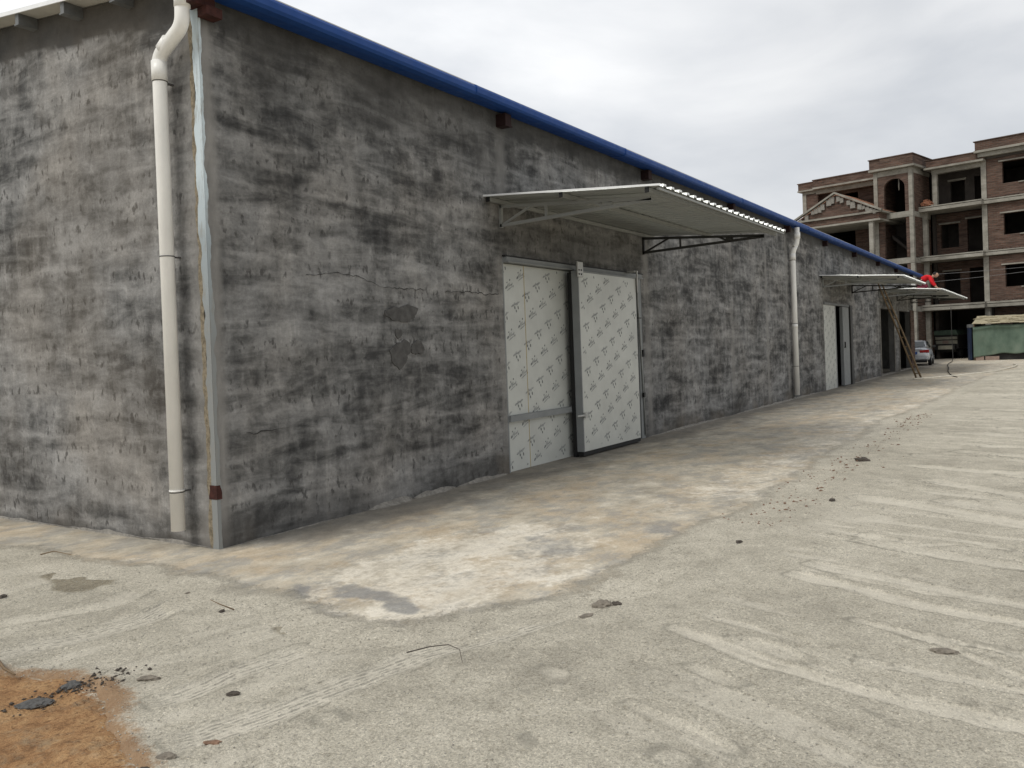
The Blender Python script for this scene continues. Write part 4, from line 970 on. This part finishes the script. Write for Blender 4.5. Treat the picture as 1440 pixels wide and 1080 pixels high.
# local x: along the front towards the right of the photo; local +y: away into the shed
SLn = 8.5
tx = np.linspace(0, SLn, 170); tz = np.linspace(0, 1, 26)
def tplace(U, V):
    zb = .30 - .30 * sstep(0, .1, U) * 0 + .22 * sstep(.2, 2.2, U) + .04 * np.sin(U * 3) * 0
    zb = .18 + .20 * sstep(0, 1.4, U) + .03 * np.sin(U * 5) + .10 * sstep(2.6, 5, U)
    zt_ = 2.02 + .12 * sstep(0, 1.4, U) + .03 * np.sin(U * 2.4); z = zb + (zt_ - zb) * V
    y = -.02 - .10 * (1 - V) * (.4 + .6 * np.sin(U * 5.2 + 2 * vnoise(U * 2, V * 2, 3))) - .06 * vnoise(U * 4, V * 3, 9) - .10 * np.exp(-((V - .93) / .06) ** 2)
    return U, y, z
me = grid_mesh('tarpaulin', tx, tz, tplace, [M['tarp']]); o = link('tarpaulin', me, shd); o.modifiers.new('s', 'SOLIDIFY').thickness = .015
m = MB(); m.box(.05, SLn, .12, 3.0, .02, 2.0); m.build('shed_body', M['truckdark'], shd)
m = MB(); m.box(-.14, -.02, .35, 1.4, .0, 2.0); m.build('blue_side_panel', M['bluesheet'], shd)
m = MB(); m.box(-.16, .1, .3, 1.4, 2.0, 2.2); m.build('side_lintel', M['purlin'], shd)
m = MB()
for k in range(18):
    a = -.05 + k * .49; j = random.uniform(-.04, .04); f = .62 if k == 0 else 0
    m.prism([(a, -.30 + j, 2.20 + random.uniform(-.02, .02)), (a + .50, -.30 + j, 2.20), (a + .50, 1.7, 2.66 + random.uniform(-.02, .02)), (a + f, 1.7, 2.66)], (0, 0, .035), 0)
m.build('roof', M['straw'], shd)
m = MB()
for k in range(60):
    a = rt.uniform(0, SLn); y = rt.uniform(-.2, 1.6); z = 2.26 + (y + .3) * .23; m.box(a, a + rt.uniform(.2, .7), y, y + rt.uniform(.04, .12), z, z + .03, jit=.02)
m.build('roof_batten', M['straw'], shd)
for a, b in ((.12, .55), (.62, 1.35)):
    m = MB(); m.box(a, b, -.10, .08, .0, .24); m.build('brick_base', M['truckpink'], shd)
m = MB(); m.tube([(.1, .08, 0), (.1, .08, 2.2)], .04, 8); m.tube([(3, .08, 0), (3, .08, 2.2)], .04, 8); each(m, 'post', M['wood'], shd)

# ------------------------------------------------------------------ unfinished brick building
A = math.atan2(-.9752, -.2212)
bb = empty('brick_building', (56.91, -2.07, 0), A, label='unfinished four storey brick building with concrete frame, balconies, stair tower and pediment', cat='building')
def part(name, boxes, mat, par=bb, jit=0, bevel=0):
    m = MB()
    for b in boxes: m.box(*b, jit=jit)
    return m.build(name, mat, par, bevel=bevel)
def brick_wall(u0, u1, w, z0, z1, holes, th=.24, mat=None):
    """wall in the plane y=w with rectangular holes; built as strips"""
    us_ = sorted({u0, u1, *[h[0] for h in holes], *[h[1] for h in holes]}); m = MB()
    for a, b in zip(us_[:-1], us_[1:]):
        cuts = sorted([(h[2], h[3]) for h in holes if h[0] <= a + 1e-6 and h[1] >= b - 1e-6]); z = z0
        for c, d in cuts:
            if c > z: m.box(a, b, w, w + th, z, c)
            z = d
        if z < z1: m.box(a, b, w, w + th, z, z1)
    return m.build('wall', mat or M['brick'], bb)
S = [(3.25, 3.63), (6.50, 6.84), (9.76, 10.10)]
# bay A (right)
winA = [(1.5, 2.95, 4.48, 5.84), (1.5, 2.95, 7.74, 9.06), (1.5, 2.95, 10.93, 12.28)]
for (z0, z1), h in zip(((3.64, 6.49), (6.85, 9.75), (10.11, 12.7)), winA): brick_wall(.62, 6.0, .03, z0, z1, [h])
brick_wall(.62, 6.0, .8, 0, 3.24, [(1.6, 4.6, -1, 2.6)])
for h in winA:
    part('lintel', [(h[0] - .18, h[1] + .2, -.05, .028, h[3] + .01, h[3] + .09)], M['concrete'])
    part('window_sill', [(h[0] + .9, h[1] + .1, -.06, .028, h[2] - .07, h[2] - .005)], M['concrete'])
# columns
for a in ((.30, .60, .0, .3), (5.7, 6.0, -.02, .028)):
    for z0, z1 in ((0, 3.24), (3.64, 6.49), (6.85, 9.75), (10.11, 12.75)): part('column', [(a[0], a[1], a[2], a[3] if a[3] > .1 else .028, z0, z1)], M['concrete'])
for i, (z0, z1) in enumerate(S):
    part('floor_slab', [(-3.42, .46, -.62, 1.5, z0 + .0, z0 + .20), (-3.42, .46, -.50, 1.5, z0 + .20, z0 + .25), (-3.46, .48, -.60, 1.5, z0 + .25, z1 - .02)], M['concrete'])
    part('floor_slab', [(.47, 6.2, -.24, .79, z0 + .02, z0 + .21), (.47, 6.2, -.10, .79, z0 + .21, z0 + .26), (.48, 6.24, -.20, .79, z0 + .26, z1 - .01)], M['concrete'])
    part('floor_deck', [(-11.5, 6.0, 1.5, 9, z0, z1 - .03)], M['render_dark'])
    m = MB()
    for k in range(22):   # row of stub bricks sitting on the ledge
        u = .75 + k * .24; m.box(u, u + .16, -.08, .02, z1, z1 + .07)
    m.build('ledge_bricks', M['brick'], bb)
part('cornice', [(.10, 6.3, -.62, .03, 12.98, 13.12), (.26, 6.1, -.40, .03, 12.72, 12.97)], M['concrete'])
part('parapet', [(.16, 6.2, -.56, -.30, 13.125, 13.66), (.08, 6.3, -.62, -.24, 13.665, 13.72)], M['brick'])
# bay B
for (u, z0, z1) in ((-3.30, 0, 3.24), (-3.30, 3.64, 6.49), (-3.30, 6.85, 9.75), (-2.62, 10.11, 12.2)): part('column', [(u, u + .28, -.02, .26, z0, z1)], M['concrete'])
wn = brick_wall(-3.3, .6, 2.0, 10.11, 12.7, [(-2.16, -1.27, 10.1, 11.85), (-.68, .35, 10.1, 12.0)], mat=M['render_dark'])
brick_wall(-3.3, .6, 2.0, 6.85, 9.75, [(-2.86, -1.72, 7.47, 9.04), (-1.20, -.14, 6.8, 9.23)])
brick_wall(-3.3, .6, 2.0, 3.64, 6.49, [(-2.75, -1.72, 4.3, 5.85), (-1.15, .05, 3.6, 6.0)])
brick_wall(-3.3, .6, 5.5, 0, 3.24, [], mat=M['render_dark'])
for a in ((-2.95, -1.6, 9.06), (-1.3, 0, 9.25), (-2.8, -1.6, 5.87)): part('lintel', [(a[0], a[1], 1.92, 1.995, a[2], a[2] + .1)], M['concrete'])
for a in ((-2.3, -1.15, 11.87),): part('lintel', [(a[0], a[1], 1.92, 1.995, a[2], a[2] + .12)], M['concrete'])
part('beam', [(-2.66, .30, -.02, .26, 12.2, 12.45)], M['concrete']); part('cornice', [(-2.95, .61, -.55, 1.9, 12.46, 12.58)], M['concrete'])
part('parapet', [(-2.9, .60, -.28, -.04, 12.585, 13.08), (-2.95, .60, -.34, -.02, 13.085, 13.13)], M['brick'])
part('roof_slab', [(-11.6, 6.0, -.1, 9, 12.585, 12.72)], M['render_dark'])
m = MB()   # heap of loose bricks on the top balcony corner
for k in range(60):
    u = -3.3 + rt.random() * .55; w = -.45 + rt.random() * .5; z = 10.1 + rt.random() * max(.05, .50 - abs(u + 3.1) * .9); m.box(u, u + .2, w, w + .1, z, z + .06, jit=.02)
m.build('brick_heap', simple('orange_brick', (.33, .15, .09), .9, var=.3), bb)
m = MB(); m.bar((-2.95, -.3, 10.35), (-2.5, -.3, 10.12), .2, .06); m.build('plank', M['concrete'], bb)
# tower C
TW = -1.6
for z0, z1 in ((0, 3.2), (3.62, 6.4), (6.82, 9.44), (9.83, 12.65)):
    for u in (-5.80, -3.55): part('column', [(u, u + .25, TW - .02, TW + .24, z0 - .4 if z0 else 0, z1)], M['concrete'])
m = MB()
def arch_wall(m, u0, u1, w, z0, z1, a0, a1, sp, rise, th=.24, n=14):
    m.box(u0, a0, w, w + th, z0, z1); m.box(a1, u1, w, w + th, z0, z1)
    c = (a0 + a1) / 2; r = (a1 - a0) / 2; pts = [(c - r * math.cos(math.pi * k / n), sp + rise * math.sin(math.pi * k / n)) for k in range(n + 1)]
    for (x0_, za), (x1_, zb_) in zip(pts[:-1], pts[1:]):
        m.prism([(x0_, w, za), (x1_, w, zb_), (x1_, w, z1), (x0_, w, z1)], (0, th, 0))
arch_wall(m, -5.54, -3.56, TW + .03, 9.83, 12.3, -5.15, -3.80, 11.45, .62); m.build('arch_wall', M['brick'], bb)
for z0, z1 in ((6.82, 9.44), (3.62, 6.4), (0, 3.2)): part('wall', [(-5.54, -5.2, TW + .03, TW + .27, z0, z1), (-3.78, -3.56, TW + .03, TW + .27, z0, z1)], M['brick'])
for z in (3.21, 6.41, 9.45): part('floor_slab', [(-5.54, -3.56, TW - .01, 1.4, z, z + .37)], M['concrete'])
part('beam', [(-5.54, -3.56, TW + .0, TW + .27, 12.31, 12.64)], M['concrete'])
for z0, z1 in ((0, 3.2), (3.6, 6.4), (6.82, 9.44), (9.83, 12.3)): part('side_wall', [(-3.54, -3.32, TW + .25, 1.5, z0, z1)], M['brick'])
part('side_wall', [(-5.78, -5.56, TW + .25, 1.5, 0, 12.6)], M['brick'])
for z in (3.21, 6.41, 9.45, 12.31): part('side_beam', [(-3.54, -3.30, TW + .25, 1.5, z - .0, z + .34)], M['concrete'])
part('cornice', [(-5.98, -3.05, TW - .38, 1.6, 12.66, 12.80)], M['concrete'])
part('parapet', [(-5.93, -3.12, TW - .33, TW - .1, 12.805, 13.42), (-5.20, -3.10, TW - .40, TW - .335, 12.805, 13.42), (-3.34, -3.12, TW - .095, 1.5, 12.805, 13.42), (-5.93, -5.7, TW - .095, 1.5, 12.805, 13.42), (-5.97, -3.06, TW - .44, TW - .06, 13.425, 13.48), (-3.36, -3.06, TW - .055, 1.55, 13.425, 13.48)], M['brick'])
for z in (3.6, 6.8): 
    m = MB(); m.prism([(-3.8, 0, z + .1), (-5.3, 0, z + 1.5), (-5.3, 0, z + 1.75), (-3.8, 0, z + .35)], (0, 1.2, 0)); m.box(-5.5, -3.8, 1.21, 1.3, z, z + 2.6); m.build('stair_flight', M['render_dark'], bb)
m = MB(); m.tube([(-4.3, -1.2, 12.3), (-4.3, -1.2, 11.3)], .04, 6); m.build('hanging_rod', M['concrete'], bb)
# bay D
brick_wall(-11.5, -5.8, .9, 9.9, 12.5, [(-9.73, -7.92, 10.9, 12.04)]); brick_wall(-11.5, -5.8, .9, 6.6, 9.89, [(-10.16, -8.2, 8.0, 9.38)]); brick_wall(-11.5, -5.8, .9, 0, 6.59, [(-10.1, -8.2, 4.4, 6.0)])
part('wall', [(-11.35, -10.5, .05, .3, 6.6, 12.2)], M['brick']); part('column', [(-11.65, -11.36, .0, .28, 0, 12.24)], M['concrete'])
part('beam', [(-10.6, -5.82, -.02, .26, 12.15, 12.44), (-11.66, -10.61, .02, .26, 12.25, 12.44)], M['concrete'])
part('cornice', [(-10.6, -5.99, -.56, .9, 12.45, 12.57), (-11.9, -10.61, -.26, .9, 12.45, 12.55)], M['concrete'])
part('parapet', [(-10.57, -5.94, -.5, -.24, 12.575, 13.06), (-11.85, -10.58, -.22, .05, 12.56, 13.02), (-10.62, -5.94, -.56, -.2, 13.065, 13.13), (-11.9, -10.63, -.28, .08, 13.025, 13.08), (-11.85, -11.6, .06, 8, 12.56, 13.0)], M['brick'])
# pedimented porch
PV = -3.0
m = MB(); m.prism([(-10.6, PV + .1, 9.95), (-4.95, PV + .1, 9.95), (-7.85, PV + .1, 11.38)], (0, .25, 0)); ped = m.build('pediment', M['brick'], bb)
m = MB(); m.bar((-10.95, PV + .0, 9.93), (-7.85, PV + .0, 11.50), .3, .11); m.bar((-7.85, PV + .0, 11.50), (-4.75, PV + .0, 9.93), .3, .11); m.build('raking_cornice', M['concrete'], ped)
m = MB()
for k in range(11):
    t = (k + .5) / 11
    for sg, (ua, ub) in ((0, (-10.5, -7.95)), (1, (-7.75, -5.1))):
        if rt.random() < .25: continue
        u = ua + (ub - ua) * t; z = 9.98 + 1.32 * (t if sg == 0 else 1 - t); s = rt.uniform(.18, .34); m.box(u - s / 2, u + s / 2, PV - .03, PV + .09, z - s * 1.3 - .02, z - .02, jit=.03)
each(m, 'bracket_block', M['mortar'], ped)
m = MB(); m.prism([(-10.95, PV - .1, 9.93), (-4.75, PV - .1, 9.93), (-7.85, PV - .1, 11.53)], (0, .0, 0)) if False else None
m.prism([(-10.9, PV + .36, 9.95), (-4.8, PV + .36, 9.95), (-7.85, PV + .36, 11.52)], (0, 3.5, 0)); m.build('porch_roof', M['tile'], bb)
part('porch_cornice', [(-10.8, -4.8, PV - .05, .85, 9.82, 9.94)], M['concrete']); part('porch_band', [(-10.55, -5.0, PV + .1, .85, 9.42, 9.815)], M['brick']); part('porch_cornice', [(-10.7, -4.88, PV - .0, .85, 9.30, 9.415)], M['concrete'])
for u in (-10.3, -5.68):
    for z0, z1 in ((0, 6.3), (6.7, 9.295)): part('column', [(u, u + .27, PV + .12, PV + .38, z0, z1)], M['concrete'])
part('porch_slab', [(-10.5, -5.2, PV, .85, 6.31, 6.69)], M['concrete'])
m = MB(); m.prism([(-13.0, PV + .6, 9.75), (-10.9, PV + .6, 9.75), (-10.9, PV + .6, 10.0), (-12.9, PV + .6, 9.85)], (0, 3, 0)); m.build('side_eave', M['tile'], bb)
part('side_wing_wall', [(-12.6, -11.66, .0, 6, 0, 9.74)], M['brick'])
# shell behind: partitions keep the rooms dark
part('back_wall', [(-11.6, 6.0, 8.9, 9.1, 0, 12.58)], M['brick']); part('end_wall', [(5.8, 6.0, .32, 8.88, 0, 12.58), (-11.6, -11.4, .32, 8.88, 0, 12.58)], M['brick'])
part('partition', [(.36, .58, .32, 8.8, 0, 12.5), (-3.3, -3.1, 1.76, 8.8, 0, 12.5), (-5.9, -5.7, 1.52, 8.8, 0, 12.5), (-3.1, .35, 4.2, 4.35, 3.64, 12.5), (.6, 5.8, 4.2, 4.35, 3.64, 12.5)], M['render_dark'])

# ------------------------------------------------------------------ cables, hose, wires
def line(name, pts, r, mat, label, cat, n=6, group=None):
    m = MB(); m.tube(pts, r, n); return m.build(name, mat, label=label, cat=cat, group=group)
line('hose', [(29.56, -1.63, .03), (30.53, -2.11, .02), (31.3, -2.4, .02), (32.07, -2.83, .02), (33.8, -3.3, .02), (35.64, -3.94, .03), (38, -4.2, .03), (40.15, -4.45, .05), (42.3, -4.5, .06), (43.15, -4.31, .06)], .03, M['hose'], 'pale hose lying along the edge of the concrete near the ladder foot', 'hose')
pts = [(53.4, -.75, 3.3), (53.4, -.75, 2.6), (53.35, -.76, 1.2), (53.2, -.8, .25), (51, -.95, .04)]
line('cable', pts + [(48, -1.05, .025), (45.2, -1.25, .02), (40.5, -1.75, .02), (36.5, -2.1, .02), (33.5, -2.45, .02), (31.6, -2.75, .02), (30.85, -2.94, .02)], .018, M['cable'], 'black cable hanging from the brick building and trailing over the ground', 'cable')
def sag(a, b, s, n=14): return [Vector(a).lerp(Vector(b), t) - Vector((0, 0, s * 4 * t * (1 - t))) for t in LIN(0, 1, n)]
line('overhead_wire', sag((51.1, -.2, 5.22), (54.3, -5.6, 5.5), .03), .008, M['wire'], 'upper of the two thin wires crossing the brick balconies', 'wire')
line('overhead_wire', sag((50.8, .2, 4.76), (54.2, -5.4, 5.25), .04), .008, M['wire'], 'lower of the two thin wires crossing the brick balconies', 'wire')

# ------------------------------------------------------------------ world, sun, camera
w = bpy.data.worlds.new('World'); scene.world = w; w.use_nodes = True
nt = w.node_tree; nt.nodes.clear(); nn = nt.nodes.new; L = nt.links.new
out = nn('ShaderNodeOutputWorld'); mx = nn('ShaderNodeMixShader'); b1 = nn('ShaderNodeBackground'); b2 = nn('ShaderNodeBackground')
SUN_EL, SUN_AZ = 52, 158   # azimuth measured from +X towards +Y, direction the light comes from
sky = nn('ShaderNodeTexSky'); sky.sky_type = 'NISHITA'; sky.sun_disc = False; sky.sun_elevation = R(SUN_EL); sky.sun_rotation = R(90 - SUN_AZ)
L(sky.outputs[0], b1.inputs[0]); b1.inputs[1].default_value = .1
tc = nn('ShaderNodeTexCoord'); mp = nn('ShaderNodeMapping'); mp.inputs['Scale'].default_value = (1, 1, 3.2); L(tc.outputs['Generated'], mp.inputs[0])
n1 = nn('ShaderNodeTexNoise'); n1.inputs['Scale'].default_value = 2.6; n1.inputs['Detail'].default_value = 7; n1.inputs['Roughness'].default_value = .5; n1.inputs['Distortion'].default_value = .3; L(mp.outputs[0], n1.inputs['Vector'])
rp = nn('ShaderNodeValToRGB'); e = rp.color_ramp.elements; e[0].position = .36; e[0].color = (.60, .62, .65, 1); e[1].position = .66; e[1].color = (.84, .845, .85, 1); L(n1.outputs[0], rp.inputs[0])
dt = nn('ShaderNodeVectorMath'); dt.operation = 'DOT_PRODUCT'; L(tc.outputs['Generated'], dt.inputs[0]); dt.inputs[1].default_value = Vector((.45, .72, .53)).normalized()
mr = nn('ShaderNodeMapRange'); mr.inputs['From Min'].default_value = .72; mr.inputs['From Max'].default_value = 1; mr.inputs['To Min'].default_value = .95; mr.inputs['To Max'].default_value = 1.22; L(dt.outputs['Value'], mr.inputs['Value'])
L(rp.outputs[0], b2.inputs[0]); L(mr.outputs[0], b2.inputs[1])
mx.inputs[0].default_value = .93; L(b1.outputs[0], mx.inputs[1]); L(b2.outputs[0], mx.inputs[2]); L(mx.outputs[0], out.inputs[0])
sd = bpy.data.lights.new('sun', 'SUN'); sd.energy = 1.5; sd.angle = R(22); sd.color = (1, .965, .90)
so = bpy.data.objects.new('sun', sd); COL.objects.link(so)
dirv = Vector((math.cos(R(SUN_AZ)) * math.cos(R(SUN_EL)), math.sin(R(SUN_AZ)) * math.cos(R(SUN_EL)), math.sin(R(SUN_EL))))
so.rotation_euler = dirv.to_track_quat('Z', 'Y').to_euler()

cd = bpy.data.cameras.new('camera'); cam = bpy.data.objects.new('camera', cd); COL.objects.link(cam); scene.camera = cam
Rr = Vector((.5395, -.8411, -.0372)).normalized(); Fv = Vector((.8415, .5402, -.0105)).normalized(); Uv = Rr.cross(Fv)
cam.matrix_world = Matrix(((Rr.x, Uv.x, -Fv.x, -4.6865), (Rr.y, Uv.y, -Fv.y, -6.0434), (Rr.z, Uv.z, -Fv.z, 1.6), (0, 0, 0, 1)))
cd.sensor_width = 36; cd.lens = 36 * 1190 / 1440; cd.shift_y = -33.55 / 1440; cd.clip_start = .05; cd.clip_end = 2000
vs_ = scene.view_settings; vs_.view_transform = 'Standard'; vs_.look = 'None'; vs_.gamma = 1; vs_.exposure = .2
scene.render.resolution_x = 1024; scene.render.resolution_y = 768
